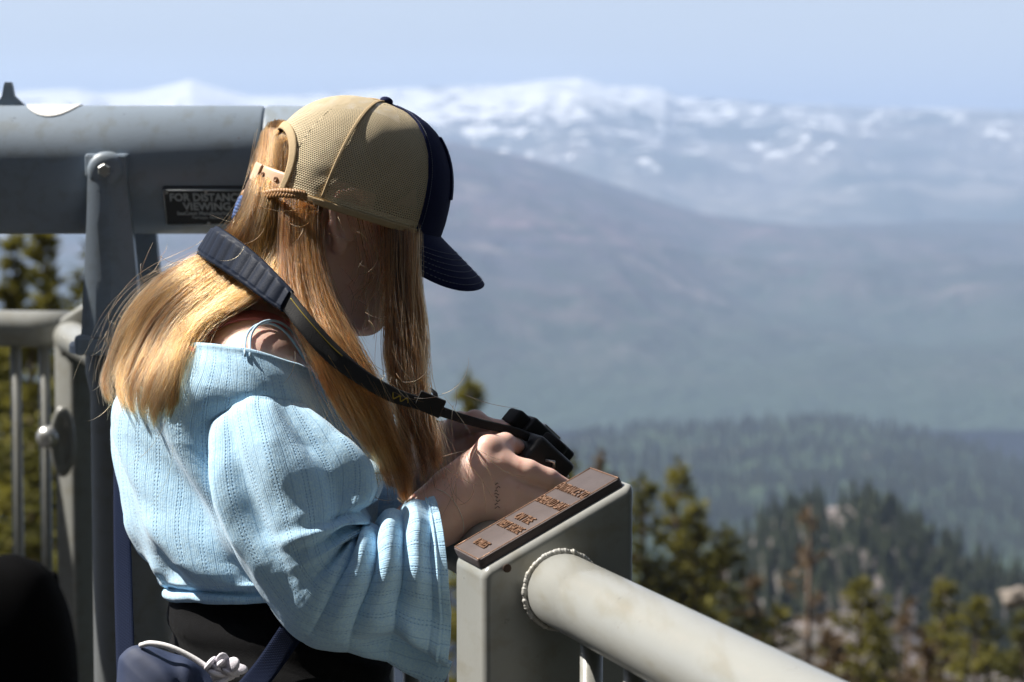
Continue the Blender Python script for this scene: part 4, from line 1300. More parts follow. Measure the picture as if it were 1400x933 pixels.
def sleeve_disp(U, T, V):
    d = 0.0032 * fbm(U * 2.2 + T * 6, T * 8 - U, 77, 2) + 0.0004 * fbm(U * 6 + T * 16, T * 20, 78, 3)
    w = lambda a: (U - a + np.pi) % (2 * np.pi) - np.pi
    up = np.clip((T - 0.05) * 7, 0, 1) * np.clip((0.52 - T) * 6, 0, 1)
    # long soft folds down the upper arm
    for u0, sl, wd, a in ((0.55, 0.6, 0.16, 0.006), (0.95, 0.8, 0.15, -0.006), (1.45, 1.0, 0.2, 0.006), (2.0, 1.2, 0.17, -0.007), (2.45, 0.8, 0.18, 0.007), (2.85, 0.3, 0.14, -0.006)):
        d = d + 1.5 * up * a * ridge(w(u0) - sl * (T - 0.25), wd)
    # creases fanning out of the bend of the elbow (u = pi is the inner side)
    inner = np.exp(-(w(2.75) / 1.0) ** 2)
    for t0, sk, wd, a in ((0.42, 0.05, 0.018, -0.008), (0.455, 0.07, 0.016, 0.010), (0.49, 0.075, 0.014, -0.010), (0.53, 0.07, 0.016, 0.011), (0.57, 0.05, 0.016, -0.010)):
        d = d + inner * a * ridge(T - t0 - sk * (w(2.75)) * 0.6, wd)
    # bunched rings between elbow and cuff
    fo = np.clip((T - 0.55) * 9, 0, 1) * np.clip((0.965 - T) * 16, 0, 1)
    vis = np.exp(-(w(2.05) / 1.25) ** 2)
    ph = T * 2 * np.pi * 9.6 + 0.85 * np.sin(U * 1.3 + 0.6) + 0.9 * fbm(U * 1.2, T * 4, 12, 2)
    d = d + fo * vis * 0.0085 * (np.abs(np.sin(ph * 0.5)) ** 0.7 * 2 - 1.1)
    # hanging pleats of the bell underneath
    lo = np.exp(-(w(0.55) / 0.8) ** 2) * np.clip((T - 0.70) * 6, 0, 1)
    d = d + lo * 0.013 * np.sin(w(0.55) * 7.5 + 6 * T)
    # seam at the dropped shoulder and hem at the cuff
    d = d + 0.0018 * ridge(T - 0.072, 0.006) + 0.0014 * ridge(T - 0.955, 0.006) - 0.0012 * ridge(T - 0.962, 0.004)
    return d
Vs, UVs = ring_surface(SLEEVE, 260, 340, 0.47, sleeve_disp)
sleeve, slv, slf = surf_obj("sleeve", Vs, UVs, MAT_KNIT, sweater, 0.003)

# --- far sleeve, seen only in glimpses past the hair
SLEEVE_L = [
 (225, 520, 330, 530, 2.80, 0, 20, -0.05), (215, 570, 360, 580, 2.83, 0, 10, -0.062), (240, 640, 400, 630, 2.86, 0, 0, -0.066),
 (300, 740, 440, 690, 2.88, 0, 0, -0.060), (370, 820, 455, 705, 2.87, 0, 0, -0.056), (430, 830, 470, 690, 2.83, 0, 0, -0.056),
 (500, 800, 510, 660, 2.76, 0, 0, -0.058), (548, 790, 545, 640, 2.73, 0, 0, -0.060)]
VL, UVL = ring_surface(SLEEVE_L, 120, 140, 0.45, lambda U, T, V: 0.005 * fbm(U * 2, T * 8, 5, 3) + 0.004 * np.sin(T * 50) * np.clip((T - .5) * 4, 0, 1))
surf_obj("sleeve", VL, UVL, MAT_KNIT, sweater, 0.003)

CLOTH_BVH = BVHTree.FromPolygons([tuple(p) for p in sv], [tuple(f) for f in sf])
SLEEVE_BVH = BVHTree.FromPolygons([tuple(p) for p in slv], [tuple(f) for f in slf])

# --- straps of the tops underneath, lying on the bare shoulder
pink = mat("pink_strap_cloth", (0.78, 0.27, 0.28), 0.7, 0.1, 120, bstr=0.2)
cami = mat("pale_blue_cord", (0.50, 0.70, 0.85), 0.7, 0.1, 160, bstr=0.2)
def on_skin(pts, lift, n=24):
    q = []
    for (x, y) in catmull(np.array(pts, float), n):
        p = snap(x, y, lift, [BODY_BVH, CLOTH_BVH])
        if p is not None: q.append(p)
    q = np.array(q)
    for _ in range(3): q[1:-1] = (q[:-2] + 2 * q[1:-1] + q[2:]) / 4
    return q
e1 = on_skin([(264, 482), (282, 460), (308, 444), (338, 437), (368, 440), (392, 452)], 0.003)
e2 = on_skin([(256, 474), (274, 450), (302, 433), (336, 425), (370, 428), (398, 442)], 0.003)
n_ = min(len(e1), len(e2))
v, f, uv = ribbon(e1[:n_], e2[:n_], 0.003, n=40); mesh_obj("bra_strap", v, f, pink, person)
for dx, bow in ((0, 0.004), (7, 0.007)):
    q = on_skin([(335 + dx, 488), (335 + dx, 470), (340 + dx, 456), (358 + dx, 446), (380 + dx, 450), (398 + dx, 466), (412 + dx, 486), (420 + dx, 500)], 0.003)
    q = q + np.array([0, -bow, bow]) * np.sin(np.linspace(0, np.pi, len(q)))[:, None]
    v, f, _ = tube(q, 0.0014, 8); mesh_obj("camisole_strap", v, f, cami, person)
q = on_skin([(596, 668), (612, 676), (626, 694), (634, 716), (633, 730)], 0.0012)
if len(q) > 4:
    v, f, _ = tube(q, 0.00045, 6); mesh_obj("wrist_cord", v, f, mat("pale_thread", (0.8, 0.72, 0.62), 0.5), person)

# --- black trousers down to the shoes
def trousers():
    Rr = rotm([math.cos(YAW), math.sin(YAW), 0], [0, 0, 1])
    pe = P(384, 905, 2.66)
    f2 = lambda p, z: np.array([p[0], p[1], z])
    pr = [('e', P(352, 800, 2.662), Rr, (0.084, 0.114, 0.15), 0.05), ('e', P(382, 885, 2.66), Rr, (0.112, 0.150, 0.13), 0.05)]
    for s in (-1, 1):
        hip = pe + Rr[1] * 0.085 * s; hz = pe[2]; knee = f2(hip + Rr[0] * .02, .47); ank = f2(hip - Rr[0] * .01, .07)
        pr += [('c', f2(hip, hz - .03), knee, .098, .075, .03), ('c', knee, ank, .073, .062, .02)]
    ztop = P(345, 796, 2.662)[2]
    def fn(X):
        d = sdf_eval(X, pr, .03)
        # soft cross wrinkles below the waistband
        z = X[..., 2]; y = X[..., 1]; x = X[..., 0]
        d = d + 0.0030 * np.sin(z * 165 + 3.0 * np.sin(x * 18 + y * 9)) * np.clip((z - .80) * 8, 0, 1) + 0.003 * np.sin(z * 60 + x * 40) 
        d = np.maximum(d, z - ztop)
        return np.maximum(d, 0.045 - z)
    lo, hi = bounds([pe + [-.27, -.27, .25], pe + [.27, .27, -.9]], 0.0); lo[2] = 0.0
    V, F = surface_net(fn, lo, hi, 0.0062)
    m = mat("black_jersey", (0.006, 0.006, 0.0068), 0.92, 0.4, 120, bstr=0.5, bdist=0.0012, bscale=700, spec=0.08, sheen=0.02)
    t = mesh_obj("trousers", V, F, m, person)
    # shoes
    sm = mat("white_trainer", (0.7, 0.7, 0.68), 0.5, 0.08, 30)
    for s in (-1, 1):
        a = f2(pe + Rr[1] * 0.085 * s, 0.0)
        pr2 = [('e', a + [0, 0, .05], Rr, (.055, .042, .05)), ('e', a + Rr[0] * .07 + [0, 0, .035], Rr, (.085, .043, .036), .03), ('e', a + Rr[0] * .13 + [0, 0, .03], Rr, (.05, .042, .028), .03)]
        def fs(X): return np.maximum(sdf_eval(X, pr2, .03), 0.003 - X[..., 2])
        lo, hi = bounds([a - .2, a + .24], 0); lo[2] = -.01; hi[2] = .13
        V, F = surface_net(fs, lo, hi, .006); mesh_obj("shoe", V, F, sm, person)
trousers()

# ================================================================== CAP
CPIT = math.radians(17)
CF = np.array([math.cos(CPIT) * math.cos(YAW), math.cos(CPIT) * math.sin(YAW), -math.sin(CPIT)])
CU = np.array([math.sin(CPIT) * math.cos(YAW), math.sin(CPIT) * math.sin(YAW), math.cos(CPIT)])
CU = CU + 0.10 * np.array([math.sin(YAW), -math.cos(YAW), 0]); CR = rotm(CF, CU); CC = P(473, 289, 2.65)
def CW(q): return CC + np.asarray(q) @ CR
CA, CB, CH_ = 0.108, 0.085, 0.126
def crown_pt(a, e, off=0.0):
    """a: azimuth (0 front, + wearer's left), e: elevation 0..pi/2"""
    rho = np.cos(e) ** 0.80; z = CH_ * np.sin(e) ** 0.92
    fr = np.clip(np.cos(a), 0, 1)
    rho = rho + 0.02 * fr ** 2 * np.sin(2 * e) * 0.9
    bk = np.clip(-np.cos(a), 0, 1)
    rho = rho + 0.05 * bk * np.sin(2 * e) * np.sin(e)
    x = (CA + off) * rho * np.cos(a) + 0.006 * np.sin(e); y = (CB + off) * rho * np.sin(a)
    return np.stack(np.broadcast_arrays(x, y, z + off * np.sin(e)), -1)

def mesh_cloth():
    m, nt, b = new_mat("tan_mesh_cloth")
    tc = nt.nodes.new("ShaderNodeTexCoord"); sp = nt.nodes.new("ShaderNodeSeparateXYZ"); nt.links.new(tc.outputs["UV"], sp.inputs[0])
    u = M(nt, 'DIVIDE', sp.outputs[0], 0.0027); v = M(nt, 'DIVIDE', sp.outputs[1], 0.0021)
    odd = M(nt, 'MULTIPLY', M(nt, 'MODULO', M(nt, 'FLOOR', v), 2.0), 0.5)
    fu = M(nt, 'SUBTRACT', M(nt, 'FRACT', M(nt, 'ADD', u, odd)), 0.5); fv = M(nt, 'SUBTRACT', M(nt, 'FRACT', v), 0.5)
    r2 = M(nt, 'ADD', M(nt, 'POWER', M(nt, 'DIVIDE', M(nt, 'ABSOLUTE', fu), 0.27), 2.0), M(nt, 'POWER', M(nt, 'DIVIDE', M(nt, 'ABSOLUTE', fv), 0.24), 2.0))
    hole = M(nt, 'LESS_THAN', r2, 1.0)
    # the bound lower edge has no holes
    solid = M(nt, 'GREATER_THAN', sp.outputs[1], 0.010)
    hole = M(nt, 'MULTIPLY', hole, solid)
    n1 = noise_tex(nt, 60, 4)
    nt.links.new(mixc(nt, n1, (0.74, 0.60, 0.39), (0.86, 0.73, 0.50)), b.inputs["Base Color"])
    b.inputs["Roughness"].default_value = 0.75; b.inputs["Specular IOR Level"].default_value = 0.3
    bump(nt, b, r2, 0.5, 0.0008)
    tr = nt.nodes.new("ShaderNodeBsdfTransparent"); mx = nt.nodes.new("ShaderNodeMixShader")
    nt.links.new(hole, mx.inputs[0]); nt.links.new(b.outputs[0], mx.inputs[1]); nt.links.new(tr.outputs[0], mx.inputs[2])
    nt.links.new(mx.outputs[0], nt.nodes["Material Output"].inputs[0])
    return m
MAT_MESH = mesh_cloth()
MAT_TAN = mat("tan_binding", (0.50, 0.37, 0.21), 0.8, 0.15, 120, bstr=0.4, bdist=0.001)
MAT_NAVY = mat("navy_twill", (0.010, 0.014, 0.056), 0.8, 0.25, 300, bstr=0.4, bdist=0.0006, bscale=900, spec=0.12)
MAT_THREAD = mat("pale_thread_stitch", (0.22, 0.24, 0.30), 0.7, 0.1, 200, bstr=0)

def make_cap():
    AF = math.radians(56)                      # front panel half-angle
    OB = math.radians(33)                      # rear opening half-angle
    def e0(a):                                  # lower limit of the cloth, raised over the rear opening
        q = np.abs(a - np.pi) / OB
        return np.where(q < 1, 0.10 + 0.40 * np.sqrt(np.clip(1 - q ** 2.4, 0, 1)), 0.0)
    aa = np.concatenate([np.linspace(AF, np.pi - OB, 90), np.pi - OB * (1 - np.linspace(0, 1, 40)[1:] ** 1.6), np.pi + OB * np.linspace(0, 1, 40)[1:] ** (1 / 1.6) , np.linspace(np.pi + OB, 2 * np.pi - AF, 90)[1:]])
    # dense near the vertical sides of the arch
    aa = np.unique(np.concatenate([aa, np.pi - OB * (1 - np.linspace(0, 1, 40) ** 3), np.pi + OB * (1 - np.linspace(0, 1, 40) ** 3)]))
    ne = 60; t = np.linspace(0, 1, ne)
    V = []; UV = []
    wr = lambda p: p + 0.0007 * fbm(p[..., 0] * 60, p[..., 2] * 60 + p[..., 1] * 40, 9, 3)[..., None]
    for tt in t:
        lo = e0(aa); e = lo + (np.pi / 2 - lo) * tt
        V.append(CW(wr(crown_pt(aa, e)))); UV.append(np.stack([aa * 0.097 , e * 0.118], 1))
    V = np.vstack(V); UV = np.vstack(UV)
    # UV u shrinks towards the top so that the cells keep their size
    cap = mesh_obj("cap", V, grid_faces(len(aa), ne), MAT_MESH, person, uvs=UV)
    tag(cap, "tan mesh trucker cap with navy front and brim")
    # binding round the arch and along the lower edge
    qa = np.concatenate([np.linspace(np.pi - OB * 1.0, np.pi - OB * 1.0, 2), np.pi - OB * np.cos(np.linspace(0, np.pi, 60)), [np.pi + OB] * 2])
    qe = np.concatenate([[0.0, 0.09], e0(np.clip(np.pi - OB * np.cos(np.linspace(0, np.pi, 60)), np.pi - OB * .9999, np.pi + OB * .9999)), [0.09, 0.0]])
    outer = CW(crown_pt(qa, qe, 0.0012)); inner = CW(crown_pt(qa + np.sign(np.pi - qa) * -0.0, qe + 0.085, 0.0012))
    cen = crown_pt(np.array([np.pi]), np.array([0.22]))[0]
    pl = crown_pt(qa, qe, 0.0012); big = pl + (pl - cen) / np.linalg.norm(pl - cen, axis=1)[:, None] * 0.0085
    # project the outer edge back on to the crown
    def onto(p, off):
        a = np.arctan2(p[:, 1] / CB, p[:, 0] / CA); e = np.arcsin(np.clip(p[:, 2] / CH_, 0, 1) ** (1 / .92))
        return crown_pt(np.where(a < 0, a + 2 * np.pi, a), e, off)
    v, f, _ = ribbon(CW(pl), CW(onto(big, 0.0012)), 0.0026, n=90); mesh_obj("arch_binding", v, f, MAT_TAN, cap)
    seg = lambda a0, a1, e, off, n=70: CW(crown_pt(np.linspace(a0, a1, n), np.full(n, e), off))
    for a0, a1 in ((AF, np.pi - OB), (np.pi + OB, 2 * np.pi - AF)):
        v, f, _ = ribbon(seg(a0, a1, 0.0, 0.0012), seg(a0, a1, 0.045, 0.0012), 0.0022, n=80); mesh_obj("sweat_binding", v, f, MAT_TAN, cap)
    # seams between the mesh panels: a flat tape with two stitch rows
    for a in (math.radians(118), math.radians(242)):
        e = np.linspace(0.06, np.pi / 2 * 0.985, 60)
        for off, r in ((0.0, 0),):
            A = CW(crown_pt(a - 0.022 / (0.25 + np.cos(e)), e, 0.0012)); B = CW(crown_pt(a + 0.022 / (0.25 + np.cos(e)), e, 0.0012))
            v, f, _ = ribbon(A, B, 0.0016, n=60); sm_ = mesh_obj("seam_tape", v, f, MAT_TAN, cap)
    # navy front panels
    av = np.linspace(-AF, AF, 80); V = []; 
    for s, off in ((0, 0.0), (1, -0.002)):
        for tt in np.linspace(0, 1, 50): V.append(CW(wr(crown_pt(av, np.full(80, tt * np.pi / 2), 0.0016 + off))))
    F = grid_faces(80, 50); K = 4000
    F = F + [tuple(K + i for i in q[::-1]) for q in F]
    for r in range(49):
        for c in (0, 79):
            a, b_ = r * 80 + c, (r + 1) * 80 + c; F.append((a, b_, K + b_, K + a) if c == 0 else (b_, a, K + a, K + b_))
    fp = mesh_obj("front_panel", np.vstack(V), F, MAT_NAVY, cap)
    st = []
    for a in (AF - 0.045, -AF + 0.045):
        e = np.linspace(0.03, np.pi / 2 * .97, 80); p = CW(crown_pt(np.full(80, a), e, 0.0020)); st.append((p, 0.00035, 'panel_stitching'))
    # patch on the front
    pa = np.linspace(-0.42, 0.42, 24); pe_ = np.linspace(0.34, 0.98, 16)
    A, E = np.meshgrid(pa, pe_); V = np.concatenate([CW(crown_pt(A, E, 0.0036)).reshape(-1, 3), CW(crown_pt(A, E, 0.001)).reshape(-1, 3)])
    F = grid_faces(24, 16); K = 384; F += [tuple(K + i for i in q[::-1]) for q in grid_faces(24, 16)]
    bd = list(range(24)) + [r * 24 + 23 for r in range(1, 16)] + [15 * 24 + c for c in range(22, -1, -1)] + [r * 24 for r in range(14, 0, -1)]
    F += [(bd[i], bd[i - 1], K + bd[i - 1], K + bd[i]) for i in range(len(bd))]
    mesh_obj("patch", V, F, MAT_NAVY, cap, smooth=False)
    # brim: curved sheet with thickness
    ns, nr = 72, 24
    sA = np.linspace(-1, 1, ns)
    def brim(s, r, h):
        ai = s * math.radians(66)
        p0 = crown_pt(ai, np.zeros_like(ai))[..., :2]
        th = s * np.pi / 2
        p1 = np.stack([0.038 + 0.137 * np.cos(th) ** 0.75, 0.088 * np.sin(th)], -1)
        p = p0 + (p1 - p0) * r[..., None]
        x, y = p[..., 0], p[..., 1]
        z = 0.004 - 0.51 * (x - p0[..., 0]) - 0.034 * (y / 0.09) ** 2 * r - 0.10 * np.clip(np.abs(y) - np.abs(p0[..., 1]), 0, 1)
        return np.stack([x, y, z + h], -1)
    Sg, Rg = np.meshgrid(sA, np.linspace(0, 1, nr))
    thick = 0.0018 * np.sqrt(np.clip(1 - Rg ** 10, 0.05, 1))
    V = np.concatenate([CW(brim(Sg, Rg, thick)).reshape(-1, 3), CW(brim(Sg, Rg, -thick)).reshape(-1, 3)])
    F = grid_faces(ns, nr); K = ns * nr; F += [tuple(K + i for i in q[::-1]) for q in grid_faces(ns, nr)]
    bd = list(range(ns)) + [r * ns + ns - 1 for r in range(1, nr)] + [(nr - 1) * ns + c for c in range(ns - 2, -1, -1)] + [r * ns for r in range(nr - 2, 0, -1)]
    F += [(bd[i], bd[i - 1], K + bd[i - 1], K + bd[i]) for i in range(len(bd))]
    br = mesh_obj("brim", V, F, MAT_NAVY, cap)
    for rr in (0.93, 0.82, 0.71, 0.60, 0.49, 0.38):
        s = np.linspace(-0.97, 0.97, 110); st.append((CW(brim(s, np.full(110, rr), 0.0021)), 0.00038, 'brim_stitching'))
    for key in ('panel_stitching', 'panel_stitching', 'brim_stitching'):
        dash = []; rest = []
        for q in st:
            if q[2] == key and not (key == 'panel_stitching' and dash):
                c_ = catmull(q[0][::6], 260)
                for i in range(0, 256, 4): dash.append(tube(c_[i:i + 3], q[1], 5)[:2])
            else: rest.append(q)
        st = rest
        v, f = join(dash); mesh_obj(key, v, f, MAT_THREAD, cap)
    # button
    v, f = ellipsoid_mesh(CW(crown_pt(np.array([0.0]), np.array([np.pi / 2]))[0] + [0, 0, 0.002]), CR, (0.0075, 0.0075, 0.005)); mesh_obj("button", v, f, MAT_NAVY, cap)
    # plastic snap strap across the opening
    pm, nt, b = new_mat("peach_plastic"); b.inputs["Base Color"].default_value = (0.70, 0.47, 0.31, 1); b.inputs["Roughness"].default_value = 0.4
    b.inputs["Subsurface Weight"].default_value = 0.2; b.inputs["Subsurface Radius"].default_value = (0.004, 0.003, 0.002)
    n1 = noise_tex(nt, 50, 3); nt.links.new(mixc(nt, n1, (0.64, 0.42, 0.27), (0.74, 0.51, 0.35)), b.inputs["Base Color"])
    def strap(a0, a1, off, nm, e_lo=0.005, e_hi=0.150):
        a = np.linspace(a0, a1, 40)
        v, f, _ = ribbon(CW(crown_pt(a, np.full(40, e_lo), off)), CW(crown_pt(a, np.full(40, e_hi), off)), 0.0022, n=40)
        return mesh_obj(nm, v, f, pm, cap)
    strap(np.pi - OB * 1.15, np.pi + OB * 1.12, 0.0010, "snap_strap"); strap(np.pi - OB * 1.1, np.pi + OB * 0.28, 0.0034, "snap_strap")
    for i, a in enumerate(np.linspace(np.pi + OB * 0.42, np.pi + OB * 0.86, 2)):
        c = CW(crown_pt(np.array([a]), np.array([0.078]), 0.0024)[0]); nr_ = c - CW([0, 0, 0.02]); nr_ /= np.linalg.norm(nr_)
        v, f = lathe([(-.0005, 0.0030), (0.0008, 0.0030), (0.0010, 0.0022), (0.0002, 0.0015)], c, nr_, 14); mesh_obj("snap_hole", v, f, mat("snap_shadow", (0.25, 0.13, 0.07), .6), cap)
    # dark folded tab at the far end of the strap
    a = np.linspace(np.pi - OB * 1.25, np.pi - OB * 0.78, 12)
    v, f, _ = ribbon(CW(crown_pt(a, np.full(12, 0.0), 0.0045)), CW(crown_pt(a, np.full(12, 0.2), 0.0045)), 0.003, n=16); mesh_obj("strap_tab", v, f, MAT_NAVY, cap)
    return cap
CAP = make_cap()
cv = []; bpy.context.view_layer.update()
for o_ in [CAP] + list(CAP.children):
    mw = np.array(o_.matrix_world); vv = np.array([q.co[:] for q in o_.data.vertices]); cv.append((vv @ mw[:3, :3].T + mw[:3, 3], [tuple(p.vertices) for p in o_.data.polygons]))
cvv, cff = join(cv); CAP_BVH = BVHTree.FromPolygons([tuple(p) for p in cvv], cff)
# ================================================================== HAIR
def view_hit(px, py, bvhs):
    q = P(px, py, 1.0) - CAM; nq = np.linalg.norm(q); q /= nq
    best = None
    for b in bvhs:
        h = b.ray_cast(Vector(tuple(CAM + q * 1.6)), Vector(tuple(q)))
        if h[0] is not None and (best is None or h[3] < best): best = h[3]
    return None if best is None else (best + 1.6) * float(q @ FWD)

def drape(pts, lift, bvhs, n=22):
    """guide through (px,py,depth) points; brought forward where the figure would be in front of it"""
    q = catmull(np.array(pts, float), n)
    for i in range(n):
        d = view_hit(q[i, 0], q[i, 1], bvhs)
        if d is not None: q[i, 2] = min(q[i, 2], d - lift)
    for _ in range(3): q[1:-1, 2] = np.minimum(q[1:-1, 2], (q[:-2, 2] + 2 * q[1:-1, 2] + q[2:, 2]) / 4)
    return q                                   # px,py,depth

def to_world(q):
    return CAM + q[..., 2:3] * (FWD + RGT * ((q[..., 0:1] - 700) / FPX) + UPV * ((466.5 - q[..., 1:2]) / FPX))

def hair_mat(name, c1, c2, rough=0.28):
    m = bpy.data.materials.new(name); m.use_nodes = True; nt = m.node_tree; nt.nodes.clear()
    h = nt.nodes.new("ShaderNodeBsdfHairPrincipled"); h.model = 'CHIANG'; h.parametrization = 'COLOR'
    at = nt.nodes.new("ShaderNodeAttribute"); at.attribute_name = "tone"
    nt.links.new(ramp(nt, at.outputs["Fac"], [(0.0, c1), (0.5, tuple((x + y) * 0.42 for x, y in zip(c1, c2))), (1.0, c2)]), h.inputs["Color"])
    h.inputs["Roughness"].default_value = rough; h.inputs["Radial Roughness"].default_value = 0.35
    o = nt.nodes.new("ShaderNodeOutputMaterial"); nt.links.new(h.outputs[0], o.inputs[0])
    return m
MAT_HAIR = hair_mat("golden_brown_hair", (0.038, 0.012, 0.0035), (0.40, 0.165, 0.042))
MAT_HAIR_DARK = hair_mat("shaded_red_brown_hair", (0.022, 0.006, 0.002), (0.36, 0.115, 0.026))  # redder front hair, with the cap's shade darkened into its colour
MAT_HAIR_BASE = mat("hair_under_layer", (0.11, 0.055, 0.022), 0.6, 0.4, 200, bstr=0.6, bdist=0.002, bscale=300)

TONE = []
def strands(guides, n, width_px=4, thick=0.018, seed=0, tmin=0.0, ends=0.14, wave=1.6, clump=40, fly=0.02, npts=18, spread_end=1.0, tone=0.0, taper=0.0, edge=1.0):
    """strands between neighbouring guides (m,K,3), as (n,npts,3) px/depth curves"""
    r = np.random.default_rng(seed)
    G = np.array(guides); m, K, _ = G.shape
    s = r.random(n)
    if edge != 1.0: s = np.where(s < 0.5, 0.5 * (2 * s) ** edge, 1 - 0.5 * (2 - 2 * s) ** edge)
    s = s * (m - 1)
    nc = max(2, int(clump * (m - 1)))
    cs = r.random(nc) * (m - 1); cs.sort()
    near = cs[np.clip(np.searchsorted(cs, s), 0, nc - 1)]
    t = np.linspace(0, 1, npts)
    end = 1 - np.abs(r.normal(0, ends, n)); end = np.clip(end, 0.35, 1.0)
    start = np.abs(r.normal(0, tmin, n)) if tmin > 0 else np.zeros(n)
    out = np.zeros((n, npts, 3)); TONE.append(np.full(n, tone))
    depth = r.random(n) ** 1.3
    ph = r.random(n) * 6.28; fr = r.uniform(0.6, 1.8, n)
    jit = r.normal(0, 1, (n, 2))
    cj = r.normal(0, 1, (nc, 3)); ci = np.clip(np.searchsorted(cs, s), 0, nc - 1)
    fl = r.random(n) < fly; cf = r.uniform(0.7, 2.4, nc); cp_ = r.random(nc) * 6.28; end = np.clip(end - 0.075 * np.abs(cj[ci, 0]), 0.3, 1)
    fa = r.normal(0, 1, (n, 2))
    for i in range(n):
        tt = start[i] + (end[i] - start[i]) * t
        ss = s[i] + (near[i] - s[i]) * np.clip(0.22 + 0.76 * tt ** 0.9, 0, 0.96)
        k = np.clip(np.floor(ss).astype(int), 0, m - 2); f = (ss - k)[:, None]
        x = tt * (K - 1); a = np.clip(np.floor(x).astype(int), 0, K - 2); g = (x - a)[:, None]
        p = (G[k, a] * (1 - f) + G[k + 1, a] * f) * (1 - g) + (G[k, a + 1] * (1 - f) + G[k + 1, a + 1] * f) * g
        wv = wave * tt * np.sin(tt * 6.28 * fr[i] + ph[i]) + 1.7 * wave * tt ** 0.8 * np.sin(tt * 6.28 * cf[ci[i]] + cp_[ci[i]])
        p[:, 0] += jit[i, 0] * width_px * (0.75 - 0.42 * tt * spread_end) + wv + cj[ci[i], 0] * 2.5 * tt
        p[:, 1] += jit[i, 1] * width_px * 0.5 + wv * 0.4 + cj[ci[i], 1] * 1.5 * tt
        p[:, 2] -= thick * (1 - taper * s[i] / (m - 1)) * (depth[i] * 0.7 + 0.3 * (0.5 + 0.5 * np.tanh(cj[ci[i], 2]))) * np.sin(np.pi * np.clip(tt * 0.8 + 0.15, 0, 1))
        if fl[i]:
            p[:, 0] += fa[i, 0] * 16 * tt ** 1.5; p[:, 1] += fa[i, 1] * 10 * tt ** 1.5
            p[:, 2] -= 0.012 * tt
        out[i] = p
    return out

def tuck(c):
    """hair stays under the cap"""
    n, k, _ = c.shape
    for i in range(n):
        for j in range(k):
            if c[i, j, 1] > 318 or c[i, j, 0] < 338: continue
            d = view_hit(c[i, j, 0], c[i, j, 1], [CAP_BVH])
            if d is not None and d - 0.045 < c[i, j, 2] < d + 0.004: c[i, j, 2] = d + 0.004
        for _ in range(2): c[i, 1:-1, 2] = np.maximum(c[i, 1:-1, 2], (c[i, :-2, 2] + c[i, 2:, 2]) / 2 - 0.002)
    return c

def make_strands(name, curves, radius, m, parent):
    """curves list of (n,npts,3) px/depth arrays"""
    n = sum(len(c) for c in curves); npts = curves[0].shape[1]
    hc = bpy.data.hair_curves.new(name)
    hc.add_curves([npts] * n)
    W = np.concatenate([to_world(tuck(c)) for c in curves]).reshape(-1, 3) - np.array(root_loc(parent))
    hc.attributes["position"].data.foreach_set("vector", W.astype(np.float32).ravel())
    ra = hc.attributes.get("radius") or hc.attributes.new("radius", 'FLOAT', 'POINT')
    taper = np.interp(np.linspace(0, 1, npts), [0, 0.7, 1], [1, 0.9, 0.35])
    rv = (RNG.uniform(0.7, 1.25, (n, 1)) * taper[None] * radius).astype(np.float32)
    ra.data.foreach_set("value", rv.ravel())
    r = np.random.default_rng(n)
    cl = np.concatenate([c[:, npts // 2, :2] for c in curves])
    off = np.concatenate(TONE) if sum(len(q) for q in TONE) == n else np.zeros(n); TONE.clear()
    tone = 0.46 + off + 0.55 * fbm(cl[:, 0] / 8, cl[:, 1] / 34, 3, 3) + r.normal(0, 0.28, n)
    ta = hc.attributes.new("tone", 'FLOAT', 'CURVE'); ta.data.foreach_set("value", np.clip(tone, 0, 1).astype(np.float32))
    hc.materials.append(m)
    o = bpy.data.objects.new(name, hc); COL.objects.link(o); o.parent = parent
    return o

def sheet(guides, back, t0=0.0, t1=1.0, thick=0.006):
    """under-layer behind the strands: closed slab through the guides"""
    G = np.array(guides); m, K, _ = G.shape
    k0, k1 = int(t0 * (K - 1)), int(t1 * (K - 1))
    G = G[:, k0:k1 + 1]
    mm = (m - 1) * 5 + 1
    Gi = np.array([[np.interp(np.linspace(0, m - 1, mm), np.arange(m), G[:, j, c]) for j in range(G.shape[1])] for c in range(3)]).transpose(2, 1, 0)
    r = np.random.default_rng(int(G[0, 0, 0]))
    Gi[:, :, 2] += back
    A = to_world(Gi); Gb = Gi.copy(); Gb[:, :, 2] += thick; B = to_world(Gb)
    nu, nv = A.shape[1], A.shape[0]
    V = np.concatenate([A.reshape(-1, 3), B.reshape(-1, 3)]); K2 = nu * nv
    F = grid_faces(nu, nv); F += [tuple(K2 + i for i in f[::-1]) for f in grid_faces(nu, nv)]
    bd = list(range(nu)) + [q * nu + nu - 1 for q in range(1, nv)] + [(nv - 1) * nu + c for c in range(nu - 2, -1, -1)] + [q * nu for q in range(nv - 2, 0, -1)]
    F += [(bd[i], bd[i - 1], K2 + bd[i - 1], K2 + bd[i]) for i in range(len(bd))]
    return V, F

hb = []
